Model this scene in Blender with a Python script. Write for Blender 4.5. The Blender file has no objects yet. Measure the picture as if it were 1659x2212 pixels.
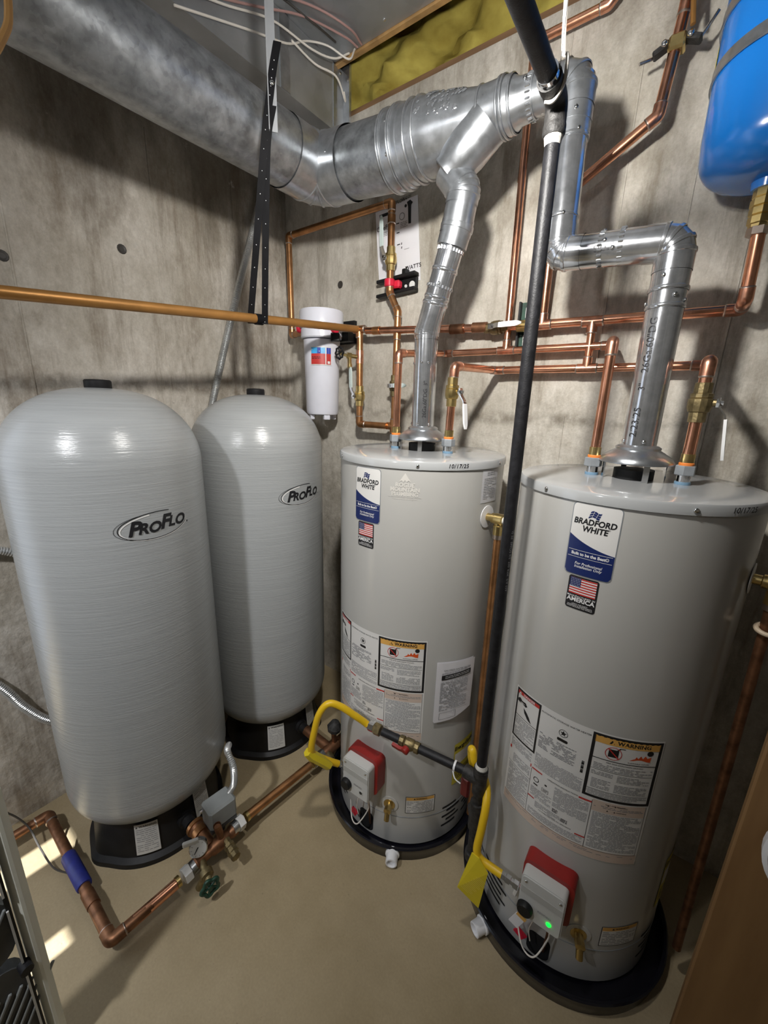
import bpy, math, random
from mathutils import Vector, Matrix
random.seed(7)
S = bpy.context.scene
COL = S.collection
rad = math.radians

# ---------------------------------------------------------------- camera
CAM_H = 1.62
cam_d = bpy.data.cameras.new('camera')
cam_d.sensor_fit = 'VERTICAL'; cam_d.sensor_height = 36.0
cam_d.lens = 865.0 / 2212.0 * 36.0
cam_d.clip_start = 0.02
cam = bpy.data.objects.new('camera', cam_d); COL.objects.link(cam)
yaw, pitch, roll = rad(-35.935), rad(15.0145), rad(1.687)
fw = Vector((math.sin(yaw)*math.cos(pitch), math.cos(yaw)*math.cos(pitch), -math.sin(pitch)))
rt = Vector((math.cos(yaw), -math.sin(yaw), 0)); up = rt.cross(fw)
r2 = rt*math.cos(roll) + up*math.sin(roll); u2 = up*math.cos(roll) - rt*math.sin(roll)
m3 = Matrix((r2, u2, -fw)).transposed()
cam.matrix_world = Matrix.Translation((0, 0, CAM_H)) @ m3.to_4x4()
S.camera = cam

# ---------------------------------------------------------------- world, lamps, exposure
w = bpy.data.worlds.new('world'); S.world = w; w.use_nodes = True
w.node_tree.nodes['Background'].inputs[0].default_value = (0.80, 0.88, 1.0, 1)
w.node_tree.nodes['Background'].inputs[1].default_value = 1.1
def lamp(name, loc, power, col, size):
    l = bpy.data.lights.new(name, 'POINT'); l.energy = power; l.color = col; l.shadow_soft_size = size
    o = bpy.data.objects.new(name, l); o.location = loc; COL.objects.link(o)
    return o
def flood(name, loc, aim, power, col, size, cone, blend):
    l = bpy.data.lights.new(name, 'SPOT'); l.energy = power; l.color = col; l.shadow_soft_size = size
    l.spot_size = rad(cone); l.spot_blend = blend
    o = bpy.data.objects.new(name, l); o.location = loc; COL.objects.link(o)
    o.rotation_euler = (Vector(aim)-Vector(loc)).to_track_quat('-Z', 'Y').to_euler()
    return o
flood('front_lamp', (-0.36, 0.46, 2.20), (-0.80, 1.50, 1.85), 55.0, (1.0, 0.97, 0.92), 0.035, 168.0, 1.0)  # lamp over the heaters; its cone is shaped to darken the lower right
lamp('bulb_behind', (-0.80, -0.72, 2.25), 9.0, (0.97, 0.98, 1.0), 0.05)
flood('fill_spot', (-0.80, -0.72, 2.25), (-1.45, 0.25, 0.60), 56.0, (0.97, 0.98, 1.0), 0.05, 88.0, 1.0)  # added fill spot sharing the rear bulb's place, keeps the right heater dimmer
sun_d = bpy.data.lights.new('sun', 'SUN'); sun_d.energy = 13.0; sun_d.angle = 0.005; sun_d.color = (0.95, 0.98, 1.0)
sun = bpy.data.objects.new('sun', sun_d); COL.objects.link(sun)
sun.rotation_euler = Vector((0.05, 1.0, -0.8)).to_track_quat('-Z', 'Y').to_euler()
S.view_settings.view_transform = 'Standard'; S.view_settings.look = 'None'
S.view_settings.gamma = 1.0; S.view_settings.use_curve_mapping = False
S.view_settings.exposure = 0.45

# ---------------------------------------------------------------- materials
MATS = {}
def mat(name, col, rough=0.5, metal=0.0, var=0.12, scale=12.0, bump=0.0, bscale=80.0, stretch=(1, 1, 1), spec=0.5, coat=0.0, emit=None, detail=4.0, col2=None):
    m = bpy.data.materials.new(name); m.use_nodes = True
    nt = m.node_tree; N = nt.nodes; L = nt.links; b = N['Principled BSDF']
    b.inputs['Roughness'].default_value = rough; b.inputs['Metallic'].default_value = metal
    b.inputs['Specular IOR Level'].default_value = spec
    b.inputs['Coat Weight'].default_value = coat; b.inputs['Coat Roughness'].default_value = 0.15
    tc = N.new('ShaderNodeTexCoord'); mp = N.new('ShaderNodeMapping'); mp.inputs['Scale'].default_value = stretch
    L.new(tc.outputs['Object'], mp.inputs['Vector'])
    nz = N.new('ShaderNodeTexNoise'); nz.inputs['Scale'].default_value = scale; nz.inputs['Detail'].default_value = detail
    L.new(mp.outputs[0], nz.inputs['Vector'])
    cr = N.new('ShaderNodeValToRGB')
    c2 = col2 if col2 else tuple(c*(1-var) for c in col)
    c1 = col if col2 else tuple(min(1, c*(1+var)) for c in col)
    cr.color_ramp.elements[0].position = 0.32; cr.color_ramp.elements[1].position = 0.68
    cr.color_ramp.elements[0].color = (*c2, 1); cr.color_ramp.elements[1].color = (*c1, 1)
    L.new(nz.outputs[0], cr.inputs[0]); L.new(cr.outputs[0], b.inputs['Base Color'])
    if bump:
        n2 = N.new('ShaderNodeTexNoise'); n2.inputs['Scale'].default_value = bscale; n2.inputs['Detail'].default_value = 3
        L.new(mp.outputs[0], n2.inputs['Vector'])
        bp = N.new('ShaderNodeBump'); bp.inputs['Strength'].default_value = bump; bp.inputs['Distance'].default_value = 0.002
        L.new(n2.outputs[0], bp.inputs['Height']); L.new(bp.outputs[0], b.inputs['Normal'])
    if emit:
        b.inputs['Emission Color'].default_value = (*emit[0], 1); b.inputs['Emission Strength'].default_value = emit[1]
    MATS[name] = m
    return m

def concrete(name, light, dark, stain, is_wall=True, left=False):
    m = bpy.data.materials.new(name); m.use_nodes = True
    nt = m.node_tree; N = nt.nodes; L = nt.links; b = N['Principled BSDF']
    b.inputs['Roughness'].default_value = 0.85; b.inputs['Specular IOR Level'].default_value = 0.25
    tc = N.new('ShaderNodeTexCoord')
    def noise(scale, detail, st=(1, 1, 1), rough=0.55, off=(0, 0, 0)):
        mp = N.new('ShaderNodeMapping'); mp.inputs['Scale'].default_value = st; mp.inputs['Location'].default_value = off
        L.new(tc.outputs['Object'], mp.inputs['Vector'])
        n = N.new('ShaderNodeTexNoise'); n.inputs['Scale'].default_value = scale; n.inputs['Detail'].default_value = detail; n.inputs['Roughness'].default_value = rough
        L.new(mp.outputs[0], n.inputs['Vector']); return n.outputs[0]
    def ramp(src, p0, p1, c0, c1):
        r = N.new('ShaderNodeValToRGB'); e = r.color_ramp.elements
        e[0].position = p0; e[1].position = p1; e[0].color = (*c0, 1); e[1].color = (*c1, 1)
        L.new(src, r.inputs[0]); return r.outputs[0]
    def mix(kind, fac, a, c):
        x = N.new('ShaderNodeMixRGB'); x.blend_type = kind
        if isinstance(fac, float): x.inputs[0].default_value = fac
        else: L.new(fac, x.inputs[0])
        if isinstance(a, tuple): x.inputs[1].default_value = (*a, 1)
        else: L.new(a, x.inputs[1])
        if isinstance(c, tuple): x.inputs[2].default_value = (*c, 1)
        else: L.new(c, x.inputs[2])
        return x.outputs[0]
    G = ((0, 0, 0), (1, 1, 1))
    base = ramp(noise(2.1, 10, (1, 1, 0.8), 0.66), 0.36, 0.62, dark, light)
    if is_wall:
        st = ramp(noise(8, 9, (1, 1, 0.13), 0.70), 0.52, 0.70, *G)            # vertical form-board streaks
        base = mix('MIX', mix('MULTIPLY', 1.0, st, (0.85, 0.85, 0.85)), base, stain)
        blot = ramp(noise(3.0, 9, (1, 1, 0.55), 0.72, (3, 1, 5)), 0.52, 0.68, *G)
        base = mix('MIX', mix('MULTIPLY', 1.0, blot, (0.65, 0.65, 0.65)), base, stain)
        # seam of the pour, about chest high: crumbly, darker, with a lime line
        sx = N.new('ShaderNodeSeparateXYZ'); L.new(tc.outputs['Object'], sx.inputs[0])
        wob = N.new('ShaderNodeMath'); wob.operation = 'MULTIPLY_ADD'; L.new(noise(4, 4), wob.inputs[0]); wob.inputs[1].default_value = 0.07; L.new(sx.outputs[2], wob.inputs[2])
        d = N.new('ShaderNodeMath'); d.operation = 'SUBTRACT'; L.new(wob.outputs[0], d.inputs[0]); d.inputs[1].default_value = 1.62 if not left else 1.70
        ab = N.new('ShaderNodeMath'); ab.operation = 'ABSOLUTE'; L.new(d.outputs[0], ab.inputs[0])
        seam = ramp(ab.outputs[0], 0.006, 0.035, (1, 1, 1), (0, 0, 0))
        seam = mix('MULTIPLY', 1.0, seam, ramp(noise(14, 4, (1, 1, 1), 0.6, (7, 2, 1)), 0.42, 0.62, *G))
        base = mix('MIX', mix('MULTIPLY', 1.0, seam, (0.6, 0.6, 0.6)), base, tuple(c*0.6 for c in stain))
        # rust and soot staining of the upper wall
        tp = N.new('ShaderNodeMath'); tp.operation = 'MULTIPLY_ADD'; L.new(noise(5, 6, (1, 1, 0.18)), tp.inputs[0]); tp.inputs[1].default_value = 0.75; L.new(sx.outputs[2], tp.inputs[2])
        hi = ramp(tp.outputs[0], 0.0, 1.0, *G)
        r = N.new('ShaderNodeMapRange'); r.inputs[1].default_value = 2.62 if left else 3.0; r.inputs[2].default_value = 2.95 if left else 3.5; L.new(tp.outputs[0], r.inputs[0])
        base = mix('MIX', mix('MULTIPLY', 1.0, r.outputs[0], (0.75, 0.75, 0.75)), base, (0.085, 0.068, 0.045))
        lime = ramp(noise(20, 6, (1, 1, 0.7), 0.7, (1, 9, 4)), 0.66, 0.72, *G)
        base = mix('MIX', mix('MULTIPLY', 1.0, lime, (0.45, 0.45, 0.45)), base, (0.62, 0.60, 0.56))
    else:
        pale = ramp(noise(1.1, 5, (1, 1, 1), 0.5, (4, 4, 0)), 0.5, 0.75, *G)
        base = mix('MIX', mix('MULTIPLY', 1.0, pale, (0.5, 0.5, 0.5)), base, stain)
        sp = ramp(noise(60, 3, (1, 1, 1), 0.6), 0.70, 0.76, *G)
        base = mix('MIX', mix('MULTIPLY', 1.0, sp, (0.5, 0.5, 0.5)), base, (0.10, 0.08, 0.05))
    if is_wall:
        base = mix('MULTIPLY', 1.0, base, ramp(noise(26, 9, (1, 1, 0.55), 0.78, (2, 6, 3)), 0.30, 0.66, (0.76, 0.735, 0.70), (1.12, 1.12, 1.12)))
    base = mix('MULTIPLY', 0.35, base, ramp(noise(150, 3), 0.3, 0.7, (0.7, 0.7, 0.7), (1, 1, 1)))
    L.new(base, b.inputs['Base Color'])
    bp = N.new('ShaderNodeBump'); bp.inputs['Strength'].default_value = 0.8 if is_wall else 0.15; bp.inputs['Distance'].default_value = 0.006
    hsum = mix('ADD', 0.5, noise(35, 6), noise(12, 4, (1, 1, 0.15)) if is_wall else noise(10, 3))
    L.new(hsum, bp.inputs['Height']); L.new(bp.outputs[0], b.inputs['Normal'])
    MATS[name] = m; return m

def galv(name, col, rough, spang=14.0, amt=0.3):
    m = bpy.data.materials.new(name); m.use_nodes = True
    nt = m.node_tree; N = nt.nodes; L = nt.links; b = N['Principled BSDF']
    b.inputs['Metallic'].default_value = 0.9
    tc = N.new('ShaderNodeTexCoord')
    v = N.new('ShaderNodeTexVoronoi'); v.inputs['Scale'].default_value = spang*4; L.new(tc.outputs['Object'], v.inputs['Vector'])
    n = N.new('ShaderNodeTexNoise'); n.inputs['Scale'].default_value = spang; n.inputs['Detail'].default_value = 6; L.new(tc.outputs['Object'], n.inputs['Vector'])
    mx = N.new('ShaderNodeMixRGB'); mx.inputs[0].default_value = 0.86; L.new(v.outputs['Color'], mx.inputs[1]); L.new(n.outputs[0], mx.inputs[2])
    bw = N.new('ShaderNodeRGBToBW'); L.new(mx.outputs[0], bw.inputs[0])
    r = N.new('ShaderNodeValToRGB'); e = r.color_ramp.elements; e[0].position = 0.3; e[1].position = 0.7
    e[0].color = (*[c*(1-amt) for c in col], 1); e[1].color = (*[min(1, c*(1+amt*0.5)) for c in col], 1)
    L.new(bw.outputs[0], r.inputs[0]); L.new(r.outputs[0], b.inputs['Base Color'])
    mr = N.new('ShaderNodeMapRange'); mr.inputs[3].default_value = rough*0.75; mr.inputs[4].default_value = rough*1.3; L.new(bw.outputs[0], mr.inputs[0]); L.new(mr.outputs[0], b.inputs['Roughness'])
    bp = N.new('ShaderNodeBump'); bp.inputs['Strength'].default_value = 0.12; bp.inputs['Distance'].default_value = 0.002; L.new(n.outputs[0], bp.inputs['Height']); L.new(bp.outputs[0], b.inputs['Normal'])
    MATS[name] = m; return m

concrete('wall_concrete', (0.66, 0.63, 0.57), (0.45, 0.42, 0.36), (0.22, 0.185, 0.135))
concrete('wall_concrete_left', (0.72, 0.68, 0.62), (0.46, 0.42, 0.355), (0.21, 0.165, 0.115), True, True)
concrete('floor_concrete', (0.42, 0.335, 0.205), (0.32, 0.25, 0.145), (0.45, 0.375, 0.26), False)
galv('galv_old', (0.40, 0.42, 0.44), 0.38, 26, 0.4)
galv('galv', (0.47, 0.49, 0.515), 0.30, 24, 0.25)
galv('galv_new', (0.60, 0.62, 0.65), 0.15, 30, 0.2)
galv('sheet', (0.50, 0.52, 0.54), 0.5, 4, 0.25)
mat('copper', (0.82, 0.40, 0.25), 0.24, 1.0, 0.18, 30)
mat('copper_fit', (0.72, 0.36, 0.24), 0.30, 1.0, 0.22, 60)
mat('copper_aged', (0.50, 0.25, 0.11), 0.33, 0.9, 0.25, 20)
mat('copper_brown', (0.40, 0.195, 0.055), 0.42, 0.55, 0.12, 15)
mat('copper_dark', (0.24, 0.115, 0.06), 0.45, 0.8, 0.35, 35)
mat('solder', (0.55, 0.46, 0.40), 0.35, 1.0)
mat('brass', (0.62, 0.47, 0.20), 0.30, 1.0, 0.15, 40)
mat('brass_dull', (0.23, 0.18, 0.09), 0.48, 0.85, 0.35, 60, 0.3, 200)
mat('zinc', (0.62, 0.65, 0.68), 0.30, 1.0, 0.1, 40)
mat('chrome', (0.80, 0.81, 0.82), 0.14, 1.0, 0.05)
mat('grey_nut', (0.27, 0.29, 0.31), 0.5, 0.2, 0.1, 40)
mat('black_iron', (0.012, 0.012, 0.014), 0.5, 0.0, 0.4, 60, 0.25, 300, spec=0.35)
mat('black_iron_rough', (0.03, 0.029, 0.028), 0.6, 0.2, 0.5, 80, 0.5, 250)
mat('dope', (0.62, 0.60, 0.55), 0.7, 0, 0.2, 90, 0.5, 200)
mat('black_plastic', (0.010, 0.010, 0.011), 0.5, 0, 0.3, 20, spec=0.3)
mat('pan_black', (0.006, 0.006, 0.010), 0.22, 0, 0.3, 8, 0.05, 10)
mat('dark_hole', (0.006, 0.006, 0.007), 0.9)
mat('white_plastic', (0.80, 0.80, 0.82), 0.33, 0, 0.03)
mat('white_filter', (0.74, 0.75, 0.83), 0.30, 0, 0.03)
mat('white_matte', (0.72, 0.72, 0.70), 0.6, 0, 0.05)
mat('cream_post', (0.86, 0.87, 0.78), 0.45, 0, 0.05, 4)
mat('paper', (0.76, 0.75, 0.78), 0.7, 0, 0.02)
mat('paper_grey', (0.58, 0.58, 0.60), 0.65, 0, 0.04)
mat('label_white', (0.73, 0.72, 0.70), 0.4, 0, 0.02)
mat('label_grey', (0.60, 0.60, 0.58), 0.5, 0, 0.03)
mat('ink', (0.012, 0.012, 0.014), 0.45, 0, 0.1)
mat('ink_grey', (0.26, 0.26, 0.27), 0.6, 0, 0.1)
mat('navy', (0.010, 0.022, 0.115), 0.35, 0, 0.08)
mat('print_white', (0.78, 0.78, 0.78), 0.45, 0, 0.02)
mat('print_red', (0.52, 0.035, 0.03), 0.45, 0, 0.08)
mat('print_flame', (0.75, 0.10, 0.02), 0.45, 0, 0.1)
mat('print_orange', (0.72, 0.40, 0.10), 0.45, 0, 0.05)
mat('print_cyan', (0.05, 0.38, 0.75), 0.4, 0, 0.15, 60)
mat('print_blue', (0.03, 0.06, 0.38), 0.4, 0, 0.15, 60)
mat('peach', (0.62, 0.50, 0.42), 0.45, 0, 0.03)
mat('pale_print', (0.62, 0.60, 0.56), 0.45, 0, 0.04)
mat('red_plastic', (0.27, 0.014, 0.011), 0.42, 0, 0.1)
mat('red_clip', (0.62, 0.02, 0.05), 0.3, 0, 0.1)
mat('red_dark', (0.16, 0.02, 0.018), 0.5, 0, 0.2)
mat('ctrl_white', (0.56, 0.56, 0.54), 0.42, 0, 0.03)
mat('ctrl_grey', (0.44, 0.44, 0.42), 0.45, 0, 0.03)
mat('yellow', (0.74, 0.47, 0.012), 0.36, 0, 0.05)
mat('yellow_tag', (0.66, 0.52, 0.02), 0.4, 0, 0.06)
mat('tag_line', (0.85, 0.76, 0.25), 0.5)
mat('energy_yellow', (0.62, 0.53, 0.05), 0.5, 0, 0.05)
mat('green_valve', (0.012, 0.05, 0.03), 0.45, 0, 0.4, 90)
mat('blue_tape', (0.02, 0.028, 0.20), 0.42, 0, 0.25, 25)
mat('blue_tank', (0.008, 0.19, 0.66), 0.22, 0, 0.04, 5, 0.03, 30, spec=0.6, coat=0.3)
mat('mint', (0.60, 0.70, 0.68), 0.40, 0, 0.04)
mat('grey_box', (0.26, 0.275, 0.275), 0.55, 0, 0.07, 20)
mat('flex_steel', (0.58, 0.59, 0.59), 0.28, 0.7, 0.12)
mat('wood', (0.40, 0.235, 0.09), 0.65, 0, 0.3, 6, 0.2, 60, (3, 3, 0.4))
mat('wood_dark', (0.17, 0.095, 0.045), 0.75, 0, 0.3, 8, 0.2, 60, (0.5, 4, 4))
mat('wood_board', (0.30, 0.17, 0.065), 0.6, 0, 0.25, 4, 0.15, 40, (4, 4, 0.5), col2=(0.21, 0.11, 0.04))
mat('wire_white', (0.72, 0.68, 0.62), 0.45, 0, 0.03)
mat('wire_pink', (0.40, 0.24, 0.22), 0.5, 0, 0.05)
mat('wire_dark', (0.05, 0.045, 0.04), 0.5)
mat('wire_orange', (0.55, 0.30, 0.10), 0.45)
mat('beige', (0.66, 0.53, 0.38), 0.5)
mat('dark_grey', (0.055, 0.058, 0.06), 0.45, 0, 0.3, 12)
mat('orange_tape', (0.75, 0.22, 0.04), 0.6)
mat('blue_ring', (0.16, 0.27, 0.38), 0.3)
mat('strip_steel', (0.30, 0.31, 0.325), 0.5, 0.3, 0.08)
mat('strap_black', (0.004, 0.004, 0.005), 0.7, 0, 0.3, 20, spec=0.15)
mat('led', (0.02, 0.9, 0.05), 0.4, emit=((0.0, 1.0, 0.02), 4.0))
mat('glass_face', (0.66, 0.66, 0.64), 0.15, 0, 0.02)

# insulation: fluffy yellow-brown
mat('insulation', (0.50, 0.42, 0.10), 0.95, 0, 0.3, 7, 1.0, 18, (1, 1, 1.6), 0.1, col2=(0.22, 0.165, 0.03), detail=10)
# heater enamel and tank fibreglass
mat('enamel', (0.49, 0.483, 0.46), 0.20, 0, 0.015, 3, 0.035, 260, spec=0.5)
mat('enamel_top', (0.40, 0.41, 0.415), 0.12, 0, 0.01, 3, 0.0, 260, spec=0.6)
def fibre():
    m = bpy.data.materials.new('fibreglass'); m.use_nodes = True
    nt = m.node_tree; N = nt.nodes; L = nt.links; b = N['Principled BSDF']
    b.inputs['Roughness'].default_value = 0.24; b.inputs['Specular IOR Level'].default_value = 0.5
    tc = N.new('ShaderNodeTexCoord')
    def nz(sc, st, det=5):
        mp = N.new('ShaderNodeMapping'); mp.inputs['Scale'].default_value = st; L.new(tc.outputs['Object'], mp.inputs[0])
        n = N.new('ShaderNodeTexNoise'); n.inputs['Scale'].default_value = sc; n.inputs['Detail'].default_value = det; L.new(mp.outputs[0], n.inputs['Vector']); return n.outputs[0]
    wind = nz(9, (0.5, 0.5, 22)); fine = nz(60, (1, 1, 6))
    r = N.new('ShaderNodeValToRGB'); e = r.color_ramp.elements; e[0].position = 0.3; e[1].position = 0.7
    e[0].color = (0.32, 0.332, 0.334, 1); e[1].color = (0.365, 0.378, 0.38, 1); L.new(wind, r.inputs[0]); L.new(r.outputs[0], b.inputs['Base Color'])
    bp = N.new('ShaderNodeBump'); bp.inputs['Strength'].default_value = 0.5; bp.inputs['Distance'].default_value = 0.0026
    mx = N.new('ShaderNodeMixRGB'); mx.inputs[0].default_value = 0.42; L.new(wind, mx.inputs[1]); L.new(fine, mx.inputs[2])
    L.new(mx.outputs[0], bp.inputs['Height']); L.new(bp.outputs[0], b.inputs['Normal'])
    MATS['fibreglass'] = m
fibre()

# ---------------------------------------------------------------- mesh helpers
OFF = {}
def V(*a): return Vector(a[0]) if len(a) == 1 else Vector(a)
def perp(d):
    d = d.normalized(); a = Vector((0, 0, 1)) if abs(d.z) < 0.9 else Vector((1, 0, 0))
    x = d.cross(a).normalized(); return x, d.cross(x).normalized()
def fillet(pts, R, n=6):
    pts = [V(p) for p in pts]; out = [pts[0]]
    for i in range(1, len(pts)-1):
        a, b, c = pts[i-1], pts[i], pts[i+1]
        d1, d2 = (a-b), (c-b); ang = d1.angle(d2)
        if ang > 3.1: out.append(b); continue
        t = min(R/math.tan(ang/2), d1.length*0.49, d2.length*0.49)
        p, q = b+d1.normalized()*t, b+d2.normalized()*t
        Rr = t*math.tan(ang/2)
        cen = b+(d1.normalized()+d2.normalized()).normalized()*(Rr/math.sin(ang/2))
        v0, v1 = p-cen, q-cen; tot = v0.angle(v1)
        for k in range(n+1):
            s = k/n
            out.append(cen+(v0*math.sin((1-s)*tot)+v1*math.sin(s*tot))/max(1e-6, math.sin(tot)))
    out.append(pts[-1]); return out
def spline(pts, n=8):
    pts = [V(p) for p in pts]; P = [pts[0]*2-pts[1]]+pts+[pts[-1]*2-pts[-2]]; out = []
    for i in range(1, len(P)-2):
        for k in range(n):
            t = k/n; a, b, c, d = P[i-1], P[i], P[i+1], P[i+2]
            out.append(0.5*((2*b)+(c-a)*t+(2*a-5*b+4*c-d)*t*t+(3*b-a-3*c+d)*t**3))
    out.append(pts[-1]); return out
class MB:
    def __init__(s): s.v = []; s.f = []
    def add(s, vs, fs):
        o = len(s.v); s.v += [V(p) for p in vs]; s.f += [tuple(i+o for i in f) for f in fs]; return s
    def box(s, c, size, M=None, bev=0.0):
        hx, hy, hz = [q/2 for q in size]
        if bev:
            b = min(bev, hx*0.95, hy*0.95, hz*0.95); vs = []
            # chamfered box: convex hull of three inset boxes
            import itertools
            for sx, sy, sz in itertools.product((-1, 1), repeat=3):
                vs += [(sx*hx, sy*(hy-b), sz*(hz-b)), (sx*(hx-b), sy*hy, sz*(hz-b)), (sx*(hx-b), sy*(hy-b), sz*hz)]
            import bmesh
            bm = bmesh.new(); bv = [bm.verts.new(p) for p in vs]; bmesh.ops.convex_hull(bm, input=bv)
            bmesh.ops.dissolve_limit(bm, angle_limit=0.01, verts=bm.verts[:], edges=bm.edges[:])
            bm.verts.index_update(); vl = [v.co.copy() for v in bm.verts]; fl = [[v.index for v in f.verts] for f in bm.faces]; bm.free()
        else:
            vl = [V(x*hx, y*hy, z*hz) for x in (-1, 1) for y in (-1, 1) for z in (-1, 1)]
            fl = [(0, 1, 3, 2), (4, 6, 7, 5), (0, 4, 5, 1), (2, 3, 7, 6), (0, 2, 6, 4), (1, 5, 7, 3)]
        c = V(c); vl = [(M @ p if M else p)+c for p in vl]
        return s.add(vl, fl)
    def tube(s, path, r, seg=14, caps=True, closed=False):
        P = [V(p) for p in path]; n = len(P); rs = r if isinstance(r, (list, tuple)) else [r]*n
        T = []
        for i in range(n):
            if closed: a, b = P[i-1], P[(i+1) % n]
            else: a, b = P[max(0, i-1)], P[min(n-1, i+1)]
            T.append((b-a).normalized())
        x, y = perp(T[0]); vs = []
        for i in range(n):
            if i:
                q = T[i-1].rotation_difference(T[i]); x = q @ x; y = q @ y
            for k in range(seg):
                a = 2*math.pi*k/seg; vs.append(P[i]+(x*math.cos(a)+y*math.sin(a))*rs[i])
        fs = []
        for i in range(n if closed else n-1):
            j = (i+1) % n
            for k in range(seg):
                l = (k+1) % seg; fs.append((i*seg+k, i*seg+l, j*seg+l, j*seg+k))
        if caps and not closed: fs += [tuple(range(seg))[::-1], tuple((n-1)*seg+k for k in range(seg))]
        return s.add(vs, fs)
    def lathe(s, prof, org=(0, 0, 0), axis=(0, 0, 1), seg=32, cap0=True, cap1=True, ph=0.0):
        org = V(org); ax = V(axis).normalized()
        if abs(ax.z) > 0.9999: x, y = V(1, 0, 0), V(0, 1, 0)*(1 if ax.z > 0 else -1)
        else: x, y = perp(ax)
        vs = []; fs = []
        for r, z in prof:
            for k in range(seg):
                a = 2*math.pi*k/seg+ph; vs.append(org+ax*z+(x*math.cos(a)+y*math.sin(a))*r)
        for i in range(len(prof)-1):
            for k in range(seg):
                l = (k+1) % seg; fs.append((i*seg+k, i*seg+l, (i+1)*seg+l, (i+1)*seg+k))
        if cap0: fs.append(tuple(range(seg))[::-1])
        if cap1: fs.append(tuple((len(prof)-1)*seg+k for k in range(seg)))
        return s.add(vs, fs)
    def cyl(s, a, b, r, seg=16): return s.tube([a, b], r, seg)
    def prism(s, poly, M, h):
        # poly in xy, extruded h along z, placed by matrix M
        n = len(poly); vs = [M @ V(p[0], p[1], 0) for p in poly]+[M @ V(p[0], p[1], h) for p in poly]
        fs = [tuple(range(n))[::-1], tuple(range(n, 2*n))]+[(i, (i+1) % n, n+(i+1) % n, n+i) for i in range(n)]
        return s.add(vs, fs)
    def build(s, name, m, parent=None, sharp=35):
        off = OFF.get(parent.name, V(0, 0, 0)) if parent else V(0, 0, 0)
        me = bpy.data.meshes.new(name); me.from_pydata([tuple(p-off) for p in s.v], [], s.f); me.update()
        import bmesh
        bm = bmesh.new(); bm.from_mesh(me); bmesh.ops.recalc_face_normals(bm, faces=bm.faces[:]); bm.to_mesh(me); bm.free()
        if sharp:
            me.shade_smooth(); me.set_sharp_from_angle(angle=rad(sharp))
        o = bpy.data.objects.new(name, me); COL.objects.link(o)
        if m: me.materials.append(MATS[m])
        if parent: o.parent = parent; OFF[o.name] = off
        return o
def thing(name, label, cat, loc=(0, 0, 0), group=None):
    o = bpy.data.objects.new(name, None); COL.objects.link(o); o.location = loc; OFF[o.name] = V(loc)
    o.empty_display_size = 0.05
    o['label'] = label; o['category'] = cat
    if group: o['group'] = group
    return o
def tag(o, label, cat, group=None):
    o['label'] = label; o['category'] = cat
    if group: o['group'] = group
    return o
def struct(o): o['kind'] = 'structure'; return o
def share(name, me, parent, loc, rot=None):
    o = bpy.data.objects.new(name, me); COL.objects.link(o); o.parent = parent
    o.location = V(loc)-OFF[parent.name]; OFF[o.name] = OFF[parent.name]
    if rot is not None: o.rotation_euler = rot
    return o
_scr = MB().lathe([(0.0048, 0), (0.0048, 0.0012), (0.0036, 0.0028), (0.0012, 0.0034)], seg=10)
def _mesh(mb, name, m):
    me = bpy.data.meshes.new(name); me.from_pydata([tuple(p) for p in mb.v], [], mb.f); me.update(); me.shade_smooth(); me.materials.append(MATS[m]); return me
SCREW = _mesh(_scr, 'screw', 'chrome')
def screw(parent, p, n, s=1.0, name='screw'):
    q = V(n).normalized().to_track_quat('Z', 'Y').to_euler()
    o = share(name, SCREW, parent, p, q); o.scale = (s, s, s); return o

# ---------------------------------------------------------------- print on surfaces
_tc = {}
def text2d(body, size, shear=0.0, bold=0.0, space=1.0, align='CENTER', sx=1.0):
    key = (body, size, shear, bold, space, align, sx)
    if key in _tc: return _tc[key]
    c = bpy.data.curves.new('t', 'FONT'); c.body = body; c.size = size; c.shear = shear; c.offset = bold*size
    c.space_character = space; c.align_x = align; c.align_y = 'CENTER'; c.resolution_u = 3; c.space_line = 0.85
    o = bpy.data.objects.new('t', c); COL.objects.link(o)
    dg = bpy.context.evaluated_depsgraph_get(); dg.update()
    me = bpy.data.meshes.new_from_object(o.evaluated_get(dg))
    vs = [(v.co.x*sx, v.co.y) for v in me.vertices]; fs = [tuple(p.vertices) for p in me.polygons]
    bpy.data.objects.remove(o); bpy.data.curves.remove(c); bpy.data.meshes.remove(me)
    _tc[key] = (vs, fs); return vs, fs
def cylmap(c, r, phi0, z0):
    p0 = rad(phi0)
    def f(u, v, dr=0.0):
        a = p0+u/r; return V(c[0]+(r+dr)*math.sin(a), c[1]-(r+dr)*math.cos(a), z0+v)
    return f
def planemap(o, U, W):
    o, U, W = V(o), V(U).normalized(), V(W).normalized(); n = U.cross(W)
    return lambda u, v, dr=0.0: o+U*u+W*v+n*dr
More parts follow.
